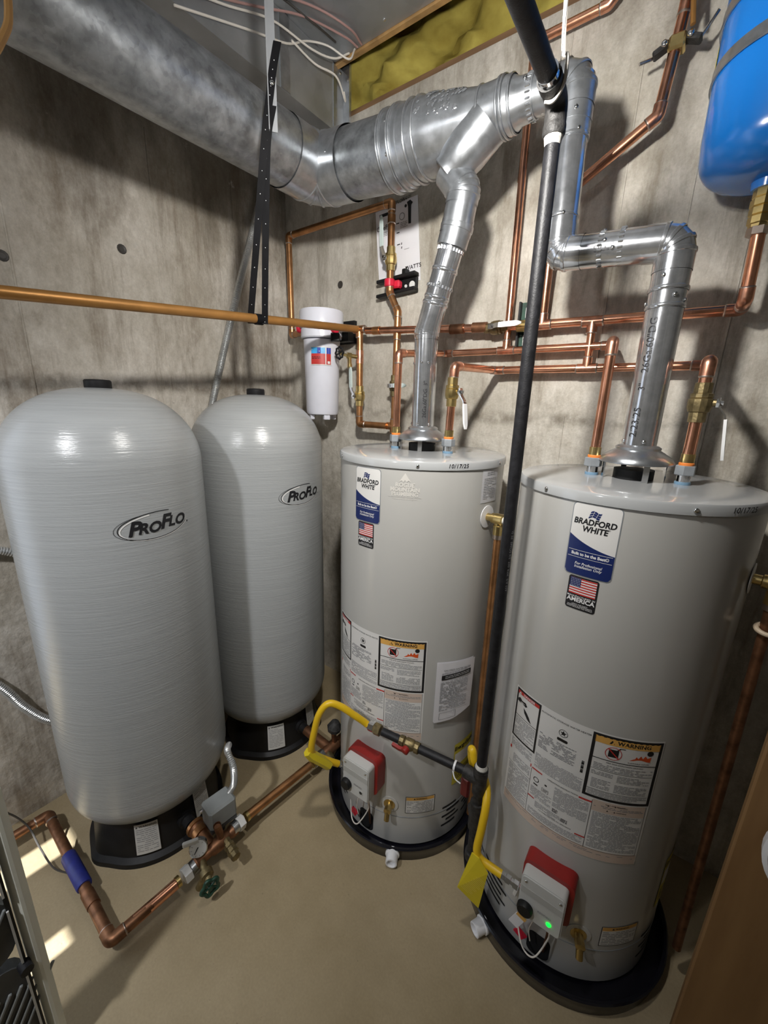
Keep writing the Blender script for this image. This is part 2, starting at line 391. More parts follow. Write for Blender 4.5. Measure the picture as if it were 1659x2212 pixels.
class PR:
    """flat print: polygons in the (u, v) of a surface map, lifted dr off it"""
    def __init__(s, f, dr=0.0012): s.f = f; s.dr = dr; s.m = MB()
    def cols(s, us, lo, hi):
        vs = []; n = len(us)
        for u in us: vs += [s.f(u, lo(u), s.dr), s.f(u, hi(u), s.dr)]
        s.m.add(vs, [(2*i, 2*i+2, 2*i+3, 2*i+1) for i in range(n-1)]); return s
    def rect(s, u0, v0, u1, v1):
        n = max(1, int(abs(u1-u0)/0.012)); us = [u0+(u1-u0)*i/n for i in range(n+1)]
        return s.cols(us, lambda u: v0, lambda u: v1)
    def rrect(s, u0, v0, u1, v1, r):
        us = sorted(set([u0+r*(1-math.cos(a*math.pi/12)) for a in range(7)]+[u1-r*(1-math.cos(a*math.pi/12)) for a in range(7)]+[u0+(u1-u0)*i/10 for i in range(11)]))
        def d(u):
            e = max(u0+r-u, u-(u1-r), 0); return r-math.sqrt(max(0, r*r-e*e))
        s.d = d
        return s.cols(us, lambda u: v0+d(u), lambda u: v1-d(u))
    def frame(s, u0, v0, u1, v1, t):
        return s.rect(u0, v0, u1, v0+t).rect(u0, v1-t, u1, v1).rect(u0, v0+t, u0+t, v1-t).rect(u1-t, v0+t, u1, v1-t)
    def poly(s, pts):
        s.m.add([s.f(a, b, s.dr) for a, b in pts], [tuple(range(len(pts)))]); return s
    def ring(s, u, v, ru, rv, t, a0=0, a1=360, n=28, tilt=0.0):
        ct, st = math.cos(tilt), math.sin(tilt); vs = []
        for i in range(n+1):
            a = rad(a0+(a1-a0)*i/n)
            for k in (0, 1):
                x, y = (ru-k*t)*math.cos(a), (rv-k*t)*math.sin(a); vs.append(s.f(u+x*ct-y*st, v+x*st+y*ct, s.dr))
        s.m.add(vs, [(2*i, 2*i+2, 2*i+3, 2*i+1) for i in range(n)]); return s
    def disc(s, u, v, r, n=16): return s.poly([(u+r*math.cos(2*math.pi*i/n), v+r*math.sin(2*math.pi*i/n)) for i in range(n)])
    def text(s, t, u, v, size, shear=0.0, bold=0.0, space=1.0, align='CENTER', rot=0.0, sx=1.0):
        vs, fs = text2d(t, size, shear, bold, space, align, sx); c, q = math.cos(rot), math.sin(rot)
        s.m.add([s.f(u+a*c-b*q, v+a*q+b*c, s.dr) for a, b in vs], fs); return s
    def fine(s, u0, v0, u1, v1, pitch, h=0.45, fill=0.93):
        v = v1-pitch*0.5
        while v > v0:
            u = u0; end = u1-(random.random()*(u1-u0)*0.35 if random.random() < 0.2 else 0)
            while u < end:
                L = min(pitch*random.uniform(0.8, 3.2), end-u)
                if random.random() < fill: s.m.add([s.f(a, b, s.dr) for a, b in ((u, v-h*pitch/2), (u+L, v-h*pitch/2), (u+L, v+h*pitch/2), (u, v+h*pitch/2))], [(0, 1, 2, 3)])
                u += L+pitch*0.35
            v -= pitch
        return s
    def build(s, name, m, parent):
        o = s.m.build(name, m, parent, sharp=60)
        if name in ('small_print', 'grey_print', 'white_print', 'tag_print', 'gauge_marks', 'louvres'): o['kind'] = 'stuff'
        return o
# ---------------------------------------------------------------- pipe fittings
def strip_mb(mb, path, wdir, wd, t):
    P = [V(p) for p in path]; wdir = V(wdir).normalized(); vs = []; n = len(P)
    for i in range(n):
        tg = (P[min(n-1, i+1)]-P[max(0, i-1)]).normalized(); nn = tg.cross(wdir).normalized()
        ww = wd[i] if isinstance(wd, (list, tuple)) else wd
        for a, b in ((-1, -1), (1, -1), (1, 1), (-1, 1)): vs.append(P[i]+wdir*a*ww/2+nn*b*t/2)
    fs = [(0, 1, 2, 3), tuple((n-1)*4+k for k in (3, 2, 1, 0))]
    for i in range(n-1):
        for k in range(4): fs.append((i*4+k, i*4+(k+1) % 4, (i+1)*4+(k+1) % 4, (i+1)*4+k))
    return mb.add(vs, fs)
def pipe(root, a, b, r, m='copper', name='pipe', seg=16): return MB().cyl(a, b, r, seg).build(name, m, root)
def run(root, pts, r, m='copper', fm='copper_fit', k=1.5, sock=0.014, ring=True):
    pts = [V(p) for p in pts]; n = len(pts); tr = [0]*n
    for i in range(1, n-1):
        a, b, c = pts[i-1], pts[i], pts[i+1]; d1, d2 = (a-b).normalized(), (c-b).normalized(); ang = d1.angle(d2)
        t = r*k/math.tan(ang/2); tr[i] = t
        path = [b+d1*(t+sock)]+fillet([b+d1*t*1.001, b, b+d2*t*1.001], r*k, 7)[1:-1]+[b+d2*(t+sock)]
        rr = [r*1.14]*len(path)
        e = MB().tube(path, rr, 16).build('elbow', fm, root)
        if ring:
            for d in (d1, d2): MB().lathe([(r*1.0, 0), (r*1.17, 0.0), (r*1.17, 0.002), (r*1.0, 0.0045)], b+d*(t+sock-0.001), d, 16).build('solder_ring', 'solder', e)
    for i in range(n-1):
        a, b = pts[i], pts[i+1]; d = (b-a).normalized(); pipe(root, a+d*tr[i], b-d*tr[i+1], r, m)
def tee(root, p, d, b, r, m='copper_fit', l=0.03):
    p, d, b = V(p), V(d).normalized(), V(b).normalized()
    e = MB().cyl(p-d*l, p+d*l, r*1.15, 16).cyl(p, p+b*l*1.1, r*1.15, 16).build('tee', m, root)
    for a in (d, -d, b): MB().lathe([(r*1.0, 0), (r*1.18, 0), (r*1.18, 0.002), (r, 0.0045)], p+a*(l-0.001 if a is not b else l*1.1), a, 16).build('solder_ring', 'solder', e)
def coupling(root, p, d, r, l=0.02, m='copper_fit', name='coupling'):
    p, d = V(p), V(d).normalized()
    MB().lathe([(r*1.0, -l), (r*1.15, -l), (r*1.15, l), (r*1.0, l)], p, d, 16).build(name, m, root)
def valve(root, p, d, side, hdir, r, hl=0.105, m='brass', grip='mint', out=0.036, dim=1.0):
    p, d, side, hdir = V(p), V(d).normalized(), V(side).normalized(), V(hdir).normalized()
    k = 1.0
    b = MB().lathe([(r*1.2, -0.045), (r*1.25, -0.044), (r*1.25, -0.022), (r*1.5, -0.020), (r*1.72, -0.010), (r*1.72, 0.008), (r*1.5, 0.010), (r*1.6, 0.012), (r*1.6, 0.02), (r*1.25, 0.022), (r*1.25, 0.044), (r*1.2, 0.045)], p, d, 12).build('valve_body', m, root, sharp=20)
    MB().cyl(p+side*r*1.4, p+side*(out-0.006), 0.0085, 10).build('stem', m, b)
    MB().lathe([(0.011, 0), (0.011, 0.006), (0.006, 0.0065), (0.006, 0.013)], p+side*(out-0.006), side, 6).build('nut', 'chrome', b)
    w = hdir.cross(side)
    h = strip_mb(MB(), [p+side*out-hdir*0.012, p+side*out+hdir*0.008, p+side*(out+0.012)+hdir*0.028, p+side*(out+0.013)+hdir*0.05], w, 0.016, 0.003).build('handle', 'chrome', root)
    g0 = 0.036; pts = []; ws = []
    for i in range(9):
        s = i/8; pts.append(p+side*(out+0.013)+hdir*(g0+(hl-g0)*s)); ws.append(0.018*dim if 0 < i < 7 else (0.016*dim if i == 0 else (0.014*dim if i == 7 else 0.006*dim)))
    strip_mb(MB(), pts, w, ws, 0.006).build('grip', grip, h)
    return b
def flex(path, r, pitch=0.0058):
    P = spline(path, 30); out = [P[0]]; acc = 0
    for a, b in zip(P, P[1:]):
        L = (b-a).length; s = pitch/2-acc
        while s <= L: out.append(a+(b-a)*(s/L)); s += pitch/2
        acc = (L-(s-pitch/2)) if s > pitch/2-acc else acc+L
    rs = [r if i % 2 else r*0.74 for i in range(len(out))]
    return MB().tube(out, rs, 12)

YB, XL = 1.594, -1.83
# ---------------------------------------------------------------- the setting
struct(MB().box((0.0, -0.35, -0.05), (5.2, 5.0, 0.1)).build('floor', 'floor_concrete'))
WB = struct(MB().box((0.0, YB+0.1, 1.4075), (5.2, 0.2, 2.815)).build('wall_back', 'wall_concrete'))
WL = struct(MB().box((XL-0.1, 0.787, 1.4075), (0.2, 1.614, 2.815)).box((XL-0.1, -0.52, 2.4675), (0.2, 1.0, 0.695)).box((XL-0.1, -1.81, 1.4075), (0.2, 1.58, 2.815)).box((XL-0.12, -0.4, 3.0), (0.16, 4.5, 0.37)).build('wall_left', 'wall_concrete_left'))   # doorway to daylight before the camera's left
struct(MB().box((2.0, -0.5, 1.47), (0.1, 4.188, 2.94)).build('wall_right', 'wall_concrete'))
wf = MB()   # wall behind the camera, two slits added to throw sun patches on the floor
for x0, x1, z0, z1 in ((-2.2, 2.2, 0, 2.06), (-2.2, 2.2, 2.36, 3.2), (-2.2, -1.795, 2.06, 2.36), (-1.70, -1.435, 2.06, 2.36), (-1.37, 2.2, 2.06, 2.36), (-1.435, -1.37, 2.27, 2.36)):
    wf.box(((x0+x1)/2, -2.65, (z0+z1)/2), (x1-x0, 0.1, z1-z0))
struct(wf.build('wall_front', 'wall_concrete'))
CE = struct(MB().box((0.1, -0.6, 2.965), (4.0, 4.2, 0.03)).build('ceiling', 'sheet'))
# wooden edge of the joist panning, sill plate on top of the wall
struct(MB().box((0.0, -0.4, 3.21), (4.6, 4.8, 0.04)).box((0.0, 1.90, 3.0), (4.6, 0.06, 0.38)).box((2.0, -0.4, 3.06), (0.1, 4.6, 0.26)).build('trim_3', 'wood_dark'))   # subfloor, rim joist
struct(MB().box((0.1, 1.512, 2.958), (4.0, 0.02, 0.034)).build('trim_1', 'wood'))
struct(MB().box((0.1, YB+0.1, 2.826), (4.0, 0.19, 0.022)).build('trim_2', 'wood_dark'))
OFF[WB.name] = V(0, 0, 0); OFF[WL.name] = V(0, 0, 0); OFF[CE.name] = V(0, 0, 0)
for x in (-1.12, -0.97):
    screw(CE, (x, 1.46, 2.95), (0, 0, -1), 1.2, 'nail')
# raised board-marks of the form work and tie holes, cast into the walls
for x, z0, z1 in ((-0.9, 1.9, 2.8), (-0.49, 1.7, 2.75), (-0.28, 1.75, 2.6), (-0.1, 1.9, 2.6), (-1.06, 1.9, 2.6), (-0.36, 0.2, 1.6), (0.05, 0.5, 2.3)):
    MB().box((x, YB-0.0005, (z0+z1)/2), (0.006, 0.004, z1-z0), bev=0.001).build('form_mark', 'wall_concrete', WB)
for y, z0, z1 in ((0.92, 1.6, 2.6), (1.28, 1.6, 2.6), (0.45, 0.2, 2.5)):
    MB().box((XL+0.0005, y, (z0+z1)/2), (0.004, 0.006, z1-z0), bev=0.001).build('form_mark', 'wall_concrete_left', WL)
for p, n in (((-1.455, YB, 2.171), (0, -1, 0)), ((XL, 0.787, 2.159), (1, 0, 0)), ((XL, 0.43, 2.04), (1, 0, 0)), ((-0.62, YB, 2.60), (0, -1, 0))):
    MB().lathe([(0.017, 0), (0.015, 0.0015), (0.009, 0.0005), (0.007, -0.001)], V(p)+V(n)*0.0005, n, 12).build('tie_hole', 'wire_dark', WL if n[0] else WB)

# fibreglass batt stuffed against the rim joist above the wall
g = MB(); nx, nz = 130, 24; vs = []
for i in range(nx+1):
    for j in range(nz+1):
        x = -1.9+3.9*i/nx; z = 2.836+0.36*j/nz
        y = 1.66+0.035*math.sin(x*7+z*9)+0.028*math.sin(x*19-z*23)+0.014*math.sin(x*41+z*57)+0.022*random.random()-0.03*math.sin(math.pi*j/nz)
        vs.append((x, y, z))
g.add(vs, [(i*(nz+1)+j, (i+1)*(nz+1)+j, (i+1)*(nz+1)+j+1, i*(nz+1)+j+1) for i in range(nx) for j in range(nz)])
g.box((0.05, 1.77, 3.0), (3.9, 0.12, 0.33))
tag(g.build('insulation_batt', 'insulation', None, 60), 'yellow fibreglass insulation batt tucked above the concrete wall', 'insulation')

# rectangular sheet duct under the joists
t = thing('air_duct', 'rectangular grey sheet-metal duct running behind the round flue', 'duct', (-1.6, 0.2, 2.72))
MB().box((-1.6, 0.03, 2.836), (0.40, 3.06, 0.226)).build('duct_body', 'sheet', t)
MB().box((-1.391, 1.558, 2.84), (0.05, 0.012, 0.25)).build('end_flange', 'galv_new', t)
MB().box((-1.6, 1.562, 2.716), (0.42, 0.02, 0.012)).build('end_flange', 'galv_new', t)
MB().box((-1.3985, 1.50, 2.835), (0.004, 0.02, 0.22)).build('seam', 'galv', t)
MB().box((-1.398, 1.235, 2.835), (0.004, 0.045, 0.222)).build('drive_cleat', 'galv', t)
for y, z in ((1.52, 2.735), (1.53, 2.93), (1.548, 2.722)): screw(t, (-1.397, y, z), (1, 0, 0), 1.3)

# thin cables along the ceiling
CABS = [('wire_white', 0.0034, [(-1.382, 0.785, 2.738), (-1.382, 0.977, 2.804), (-1.382, 1.168, 2.880), (-1.360, 1.330, 2.885), (-1.330, 1.420, 2.895), (-1.300, 1.475, 2.930)], 'looping pair of pale white cables along the ceiling by the duct'),
        ('wire_white', 0.0034, [(-1.382, 0.816, 2.702), (-1.382, 1.081, 2.800), (-1.382, 1.234, 2.854), (-1.380, 1.330, 2.915), (-1.340, 1.400, 2.925), (-1.290, 1.460, 2.900), (-1.285, 1.490, 2.945)], 'white cable sagging lowest beside the flat metal hanger'),
        ('wire_white', 0.0035, [(-1.382, 1.255, 2.875), (-1.370, 1.360, 2.860), (-1.345, 1.450, 2.860), (-1.370, 1.530, 2.830), (-1.382, 1.537, 2.867)], 'white cable hooked around the duct end flange'),
        ('wire_pink', 0.0036, [(-1.382, 0.742, 2.737), (-1.382, 1.001, 2.869), (-1.300, 1.250, 2.940), (-1.240, 1.400, 2.940), (-1.250, 1.490, 2.945)], 'dull pink cable stapled flat to the ceiling sheet, right-hand one'),
        ('wire_pink', 0.0036, [(-1.382, 0.766, 2.719), (-1.382, 1.094, 2.872), (-1.340, 1.270, 2.935), (-1.280, 1.420, 2.942), (-1.270, 1.490, 2.945)], 'dull pink cable stapled flat to the ceiling sheet, next to the white loops'),
        ('wire_dark', 0.0036, [(-1.382, 0.787, 2.775), (-1.380, 1.120, 2.940), (-1.330, 1.300, 2.935), (-1.320, 1.420, 2.940)], 'dark cable lying straight along the ceiling sheet')]
for m, r, pts, lb in CABS:
    tag(MB().tube(spline(pts, 8), r, 8).build('cable', m), lb, 'cable', 'cables on the ceiling')
tag(MB().tube(spline([(-1.078, 0.335, 2.44), (-1.068, 0.3255, 2.275), (-1.072, 0.31, 2.217), (-1.09, 0.27, 2.16), (-1.10, 0.19, 2.13)], 8), 0.006, 8).build('cable', 'wire_orange'), 'orange-tan cable hanging at the upper left edge of the photo', 'cable')

# ---------------------------------------------------------------- flue
def vent(pts, r, m, root, k=1.3, gores=4, beads=True, name='pipe', crimp=False):
    pts = [V(p) for p in pts]; n = len(pts); tr = [0]*n
    for i in range(1, n-1):
        a, b, c = pts[i-1], pts[i], pts[i+1]; d1, d2 = (a-b).normalized(), (c-b).normalized(); ang = d1.angle(d2)
        t = min(r*k/math.tan(ang/2), (a-b).length*0.49, (c-b).length*0.49)
        sk = 0.35*r; tr[i] = t+sk*0.6
        ga = fillet([b+d1*t*1.001, b, b+d2*t*1.001], t*math.tan(ang/2), gores)[1:-1]
        path = [b+d1*(t+sk)]+ga+[b+d2*(t+sk)]
        e = MB().tube(path, r*1.03, 32, caps=False).build('elbow', m, root, sharp=14)
        if beads:
            P = path
            for j in range(1, len(P)-1):
                tg = (P[min(j+1, len(P)-1)]-P[j-1]).normalized()
                MB().lathe([(r*1.02, -0.005), (r*1.07, -0.0035), (r*1.075, 0), (r*1.07, 0.0035), (r*1.02, 0.005)], P[j], tg, 32, False, False).build('bead', m, e)
    for i in range(n-1):
        a, b = pts[i], pts[i+1]; d = (b-a).normalized(); L = (b-a).length
        if L-tr[i]-tr[i+1] > 0.004: MB().cyl(a+d*tr[i], b-d*tr[i+1], r, 32).build(name, m, root)
def band(root, p, d, r, wd=0.008, m='galv', name='rib'):
    MB().lathe([(r*0.99, -wd), (r*1.035, -wd*0.6), (r*1.045, 0), (r*1.035, wd*0.6), (r*0.99, wd)], p, d, 36, False, False).build(name, m, root)
ZF, YF, XF = 2.392, 1.235, -1.235
t = thing('flue_trunk', 'large round galvanized flue duct crossing the ceiling and turning the corner', 'flue', (XF, YF, ZF))
A = [V(XF+0.01, -1.4, 2.385), V(XF, YF, 2.425), V(-0.895, YF, ZF)]
d1 = (A[0]-A[1]).normalized(); d2 = (A[2]-A[1]).normalized()
tt = 0.14
ga = fillet([A[1]+d1*tt*1.001, A[1], A[1]+d2*tt*1.001], tt*math.tan(d1.angle(d2)/2), 3)[1:-1]
e = MB().tube([A[1]+d1*(tt+0.03)]+ga+[A[1]+d2*(tt+0.03)], 0.104, 40, caps=False).build('elbow', 'galv', t, sharp=14)
for j, p in enumerate(ga):
    tg = ((ga+[A[1]+d2*(tt+0.03)])[j+1]-([A[1]+d1*(tt+0.03)]+ga)[j]).normalized()
    MB().lathe([(0.103, -0.005), (0.107, -0.002), (0.107, 0.002), (0.103, 0.005)], p, tg, 40, False, False).build('bead', 'galv', e)
MB().cyl(A[0], A[1]+d1*(tt+0.02), 0.101, 40).build('long_pipe', 'galv_old', t)
MB().cyl(A[1]+d2*(tt+0.02), A[2], 0.099, 40).build('pipe', 'galv_old', t)
MB().lathe([(0.099, 0), (0.103, 0.002), (0.103, 0.07), (0.099, 0.072)], (-0.90, YF, ZF), (1, 0, 0), 40).build('coupling', 'galv', t)
for x in (-0.893, -0.885, -0.855, -0.847, -0.80): band(t, (x, YF, ZF), (1, 0, 0), 0.1 if x > -0.84 else 0.1035, 0.004)
MB().lathe([(0.099, -0.83+0.0), (0.097, -0.77), (0.092, -0.73), (0.064, -0.60), (0.0625, -0.53)], (0, YF, ZF), (1, 0, 0), 40).build('wye_body', 'galv', t)
bt = V(-0.692, YF-0.012, 2.276)
MB().lathe([(0.047, 0.0), (0.0515, 0.003), (0.0515, 0.018), (0.056, 0.03), (0.063, 0.075), (0.064, 0.15)], bt, (V(-0.565, YF-0.002, ZF-0.004)-bt), 40).build('wye_branch', 'galv', t)
for x, r in ((-0.772, 0.098), (-0.592, 0.0645), (-0.538, 0.0645), (-0.528, 0.0645), (-0.508, 0.06)): band(t, (x, YF, ZF), (1, 0, 0), r, 0.004)
MB().lathe([(0.0625, -0.53), (0.062, -0.515), (0.049, -0.49), (0.0465, -0.452)], (0, YF, ZF), (1, 0, 0), 40).build('reducer', 'galv', t)
q = MB()
for i in range(26):
    a = 2*math.pi*i/26; q.box((-0.462, YF+0.0475*math.cos(a), ZF+0.0475*math.sin(a)), (0.014, 0.005, 0.005), Matrix.Rotation(-a, 3, 'X'), 0.002)
q.build('crimp', 'galv_new', t)['kind'] = 'stuff'
for x, yy, zz in ((-1.10, -0.1, 0.0), (-0.86, -0.098, 0.03), (-0.86, -0.09, -0.05), (-0.47, -0.045, 0.02)): screw(t, (x, YF+yy, ZF+zz+(0.02 if x < -1 else 0)), (0, yy, zz), 1.2)
q = MB()
random.seed(3)
for i in range(80):   # hammered dents over the wye
    x = random.uniform(-0.765, -0.63); a = rad(random.uniform(-78, -2))
    rr = 0.0972-(x+0.77)*0.125 if x < -0.73 else 0.0922-(x+0.73)*0.2154
    q.lathe([(0.0062, 0), (0.0045, 0.0014), (0.001, 0.002)], (x, YF-rr*math.cos(a), ZF-rr*math.sin(a)), (0, -math.cos(a), -math.sin(a)), 7)
o = q.build('dents', 'galv_new', t); o['kind'] = 'stuff'

# vent of the left heater
H1C, H2C = V(-0.733, 1.228, 0), V(-0.088, 1.2385, 0)
t = thing('vent_pipe', 'thin galvanized vent pipe leaning from the left water heater up to the flue', 'vent pipe', (-0.735, 1.228, 1.54))
P = [V(-0.735, 1.228, 1.545), V(-0.738, 1.228, 1.85), V(-0.652, 1.228, 2.135), V(-0.637, 1.228, 2.225), V(-0.688, 1.226, 2.285)]
vent(P[:3], 0.0385, 'galv_new', t, 1.3, 3)
vent([P[2]-(P[2]-P[1]).normalized()*0.05, P[2], P[3], P[4]], 0.046, 'galv', t, 0.9, 3)
for s in (0.30, 0.36, 0.62): band(t, P[1]+(P[2]-P[1])*s, P[2]-P[1], 0.0395, 0.006, 'galv_new')
dd = (P[2]-P[1]).normalized(); x, y = perp(dd)
for s_ in (0.46, 0.80):
    q = MB()
    for i in range(24):
        a = 2*math.pi*i/24; c = P[1]+(P[2]-P[1])*s_+(x*math.cos(a)+y*math.sin(a))*0.039; q.lathe([(0.0035, -0.004), (0.0035, 0.004)], c, dd, 6)
    q.build('crimp', 'galv_new', t)['kind'] = 'stuff'
for (a, b), z in (((1, -1), 1.757), ((-1, -0.6), 1.757), ((0.2, -1), 1.757), ((0.1, -1), 1.56), ((-0.9, -0.4), 1.56), ((0.9, -0.4), 1.56)):
    n = V(a, b, 0).normalized(); screw(t, V(-0.736, 1.228, z)+n*0.0385, n)
n = V(-0.2, -1, 0).normalized()
for s, c in ((0.46, 0), (0.47, 1), (0.83, 0)): screw(t, P[1]+(P[2]-P[1])*s+V(-0.015+0.03*c, -0.036, 0), (-0.2+0.6*c, -1, 0.1))
p = PR(lambda u, v, dr=0: V(-0.735+(0.0385+dr)*math.sin(0.62-v/0.0385), 1.228-(0.0385+dr)*math.cos(0.62-v/0.0385), 1.64+u), 0.0006)
p.text('26Ga.60"DG  3"', 0, 0, 0.018, align='CENTER'); p.build('stamp', 'ink', t)

# vent of the right heater
t = thing('vent_pipe', 'shiny galvanized vent pipe rising from the right water heater with two jogs', 'vent pipe', (-0.088, 1.2385, 1.53))
P = [V(-0.088, 1.2385, 1.535), V(-0.088, 1.2385, 2.0), V(-0.352, 1.238, 2.018), V(-0.356, 1.237, 2.392), V(-0.46, YF, 2.392)]
vent(P[:4], 0.0395, 'galv_new', t, 1.35, 3)
vent([P[2]+(P[3]-P[2])*0.75, P[3], P[4]], 0.0435, 'galv', t, 1.2, 2)
for z in (1.862, 1.90): band(t, (-0.088, 1.2385, z), (0, 0, 1), 0.041, 0.005, 'galv_new')
for z in (2.10, 2.27): band(t, (-0.3545, 1.2375, z), (0, 0, 1), 0.041, 0.004, 'galv_new')
MB().cyl((-0.355, 1.2375, 2.265), (-0.3555, 1.237, 2.335), 0.0425, 32).build('sleeve', 'galv', t)
for x in (-0.20, -0.245):
    q = MB()
    for i in range(22):
        a = 2*math.pi*i/22; q.lathe([(0.003, -0.005), (0.003, 0.005)], V(x, 1.238+0.0395*math.cos(a), 2.01+0.0395*math.sin(a)), (1, 0, 0), 6)
    q.build('crimp', 'galv_new', t)['kind'] = 'stuff'
for p, n in (((-0.235, 1.20, 2.02), (0, -1, 0.2)), ((-0.245, 1.236, 2.053), (0, 0, 1)), ((-0.20, 1.236, 2.05), (0, 0, 1)), ((-0.21, 1.236, 1.972), (0, 0, -1)), ((-0.25, 1.236, 1.974), (0, 0, -1)), ((-0.215, 1.2, 2.0), (0, -1, 0)),
             ((-0.128, 1.23, 1.872), (-1, -0.2, 0)), ((-0.05, 1.225, 1.872), (1, -0.3, 0)), ((-0.07, 1.2, 1.882), (0.3, -1, 0)), ((-0.1, 1.2, 1.925), (-0.3, -1, 0)),
             ((-0.122, 1.218, 1.548), (-0.8, -0.6, 0)), ((-0.075, 1.2, 1.548), (0.3, -1, 0)), ((-0.34, 1.197, 2.315), (0.3, -1, 0)), ((-0.33, 1.205, 2.275), (0.5, -0.8, 0)), ((-0.34, 1.2, 2.10), (0.3, -1, 0))):
    screw(t, p, n)
f2 = lambda u, v, dr=0: V(-0.088+(0.0395+dr)*math.sin(-0.35-v/0.0395), 1.2385-(0.0395+dr)*math.cos(-0.35-v/0.0395), 1.70+u)
p = PR(f2, 0.0006); p.text('2/23/25', -0.105, 0, 0.024).text('3"', -0.02, 0, 0.022).text('26Ga.60"DG', 0.075, 0, 0.024); p.build('stamp', 'ink', t)
f3 = lambda u, v, dr=0: V(-0.235-u, 1.238-(0.0395+dr)*math.cos(-0.15-v/0.0395), 2.0105+(0.0395+dr)*math.sin(-0.15-v/0.0395))
p = PR(f3, 0.0006); p.text('3"DG', -0.0, 0, 0.02); p.build('stamp', 'ink', t)

# ---------------------------------------------------------------- copper lines on the back wall
R1 = 0.0125; RB = 0.0145
t = thing('copper_pipe', 'brown copper supply pipe hung along the left wall above the grey tanks', 'pipe', (-1.255, 1.5, 1.943))
MB().cyl((-1.325, -0.75, 1.752), (-1.255, 1.487, 1.942), 0.0145, 18).build('pipe', 'copper_brown', t)
tee(t, (-1.253, 1.5, 1.943), (1, 0.02, -0.02), (0, 0, -1), 0.0145, 'copper_aged')
run(t, [(-1.25, 1.5, 1.92), (-1.247, 1.5, 1.527), (-1.085, 1.5, 1.527)], RB, 'copper_aged', 'copper_aged')
valve(t, (-1.248, 1.5, 1.655), (0, 0, 1), (-0.25, -1, 0), (-0.03, 0, 1), RB, 0.125)
coupling(t, (-1.249, 1.5, 1.826), (0, 0, 1), RB, 0.028)
# hose bib with black hand wheel
bb = MB().cyl((-1.249, 1.5, 1.826), (-1.272, 1.468, 1.828), 0.009, 12).cyl((-1.272, 1.468, 1.828), (-1.284, 1.45, 1.83), 0.013, 8).cyl((-1.278, 1.46, 1.825), (-1.268, 1.452, 1.79), 0.009, 12).lathe([(0.011, 0), (0.011, 0.012)], (-1.268, 1.452, 1.79), (0.2, -0.2, -1), 12).cyl((-1.284, 1.45, 1.83), (-1.306, 1.425, 1.835), 0.006, 8).build('hose_bib', 'brass', t)
hw = MB(); cc = V(-1.306, 1.425, 1.838); n = V(-0.1, -0.99, 0).normalized(); x, y = perp(n)
rim = []
for i in range(32):
    a = 2*math.pi*i/32; rr = 0.024+0.0028*math.cos(8*a); rim.append(cc+(x*math.cos(a)+y*math.sin(a))*rr)
hw.tube(rim, 0.0042, 8, closed=True).cyl(cc-n*0.006, cc+n*0.008, 0.008, 10)
for i in range(4):
    a = math.pi*i/2+0.3; hw.cyl(cc, cc+(x*math.cos(a)+y*math.sin(a))*0.023, 0.003, 6)
hw.build('hand_wheel', 'black_plastic', bb)
MB().lathe([(0.006, 0), (0.005, 0.004)], cc+n*0.008, n, 8).build('wheel_screw', 'chrome', bb)

t = thing('copper_pipe', 'copper header pipe with horizontal lever valve, highest of the wall lines', 'pipe', (-0.6, 1.54, 1.91))
run(t, [(-1.215, 1.503, 1.935), (-0.62, 1.54, 1.907), (0.067, 1.54, 1.898), (0.068, 1.46, 1.905), (0.062, 1.436, 2.06)], RB, 'copper', 'copper_fit', 1.3)
coupling(t, (-1.16, 1.506, 1.932), (1, 0, -0.03), RB, 0.018, 'copper_aged')
for x in (-0.78, -0.69): coupling(t, (x, 1.53+0.1*(x+0.74), 1.912), (1, 0.05, -0.03), RB*1.12, 0.028, 'copper_dark')
valve(t, (-0.625, 1.54, 1.907), (1, 0, 0), (-0.25, -1, 0), (1, -0.05, 0), RB, 0.12, 'brass_dull', 'print_white', 0.036)
coupling(t, (-0.525, 1.54, 1.905), (1, 0, 0), RB*1.2, 0.022, 'brass')
tee(t, (-0.30, 1.54, 1.9), (1, 0, 0), (0, 0, -1), RB)
tee(t, (-0.462, 1.54, 1.903), (1, 0, 0), (0, 0, 1), RB)
run(t, [(-0.30, 1.54, 1.88), (-0.298, 1.54, 1.775)], R1)
t2 = thing('copper_pipe', 'copper riser bending diagonally up behind the jogged vent to a ceiling clamp', 'pipe', (-0.455, 1.535, 1.92))
run(t2, [(-0.462, 1.54, 1.925), (-0.452, 1.50, 2.25), (-0.207, 1.50, 2.398), (-0.185, 1.50, 2.62), (-0.17, 1.50, 2.94)], RB, 'copper', 'copper_fit', 1.6)
q = V(-0.19, 1.50, 2.545)
MB().box(q, (0.038, 0.04, 0.034), None, 0.005).build('clamp', 'brass', t2)
for s in (-1, 1):
    b_ = MB().box(q+V(s*0.034, 0.0, 0.0), (0.04, 0.03, 0.012), Matrix.Rotation(0.4*s, 3, 'Y'), 0.003).build('clamp_ear', 'black_iron_rough', t2)
    screw(t2, q+V(s*0.028, -0.016, 0.004), (0, -1, 0.1), 1.7, 'bolt')
    MB().cyl(q+V(s*0.045, 0.01, -0.004), q+V(s*0.08, -0.015, -0.02+0.05*(s > 0)), 0.004, 8).build('anchor', 'chrome', t2)
tag(MB().tube(spline([(-0.16, 1.475, 2.56), (-0.175, 1.475, 2.66), (-0.19, 1.47, 2.80), (-0.19, 1.47, 2.93)], 6), 0.006, 8).build('ground_wire', 'copper_brown'), 'bare copper ground wire rising from the pipe clamp', 'wire')

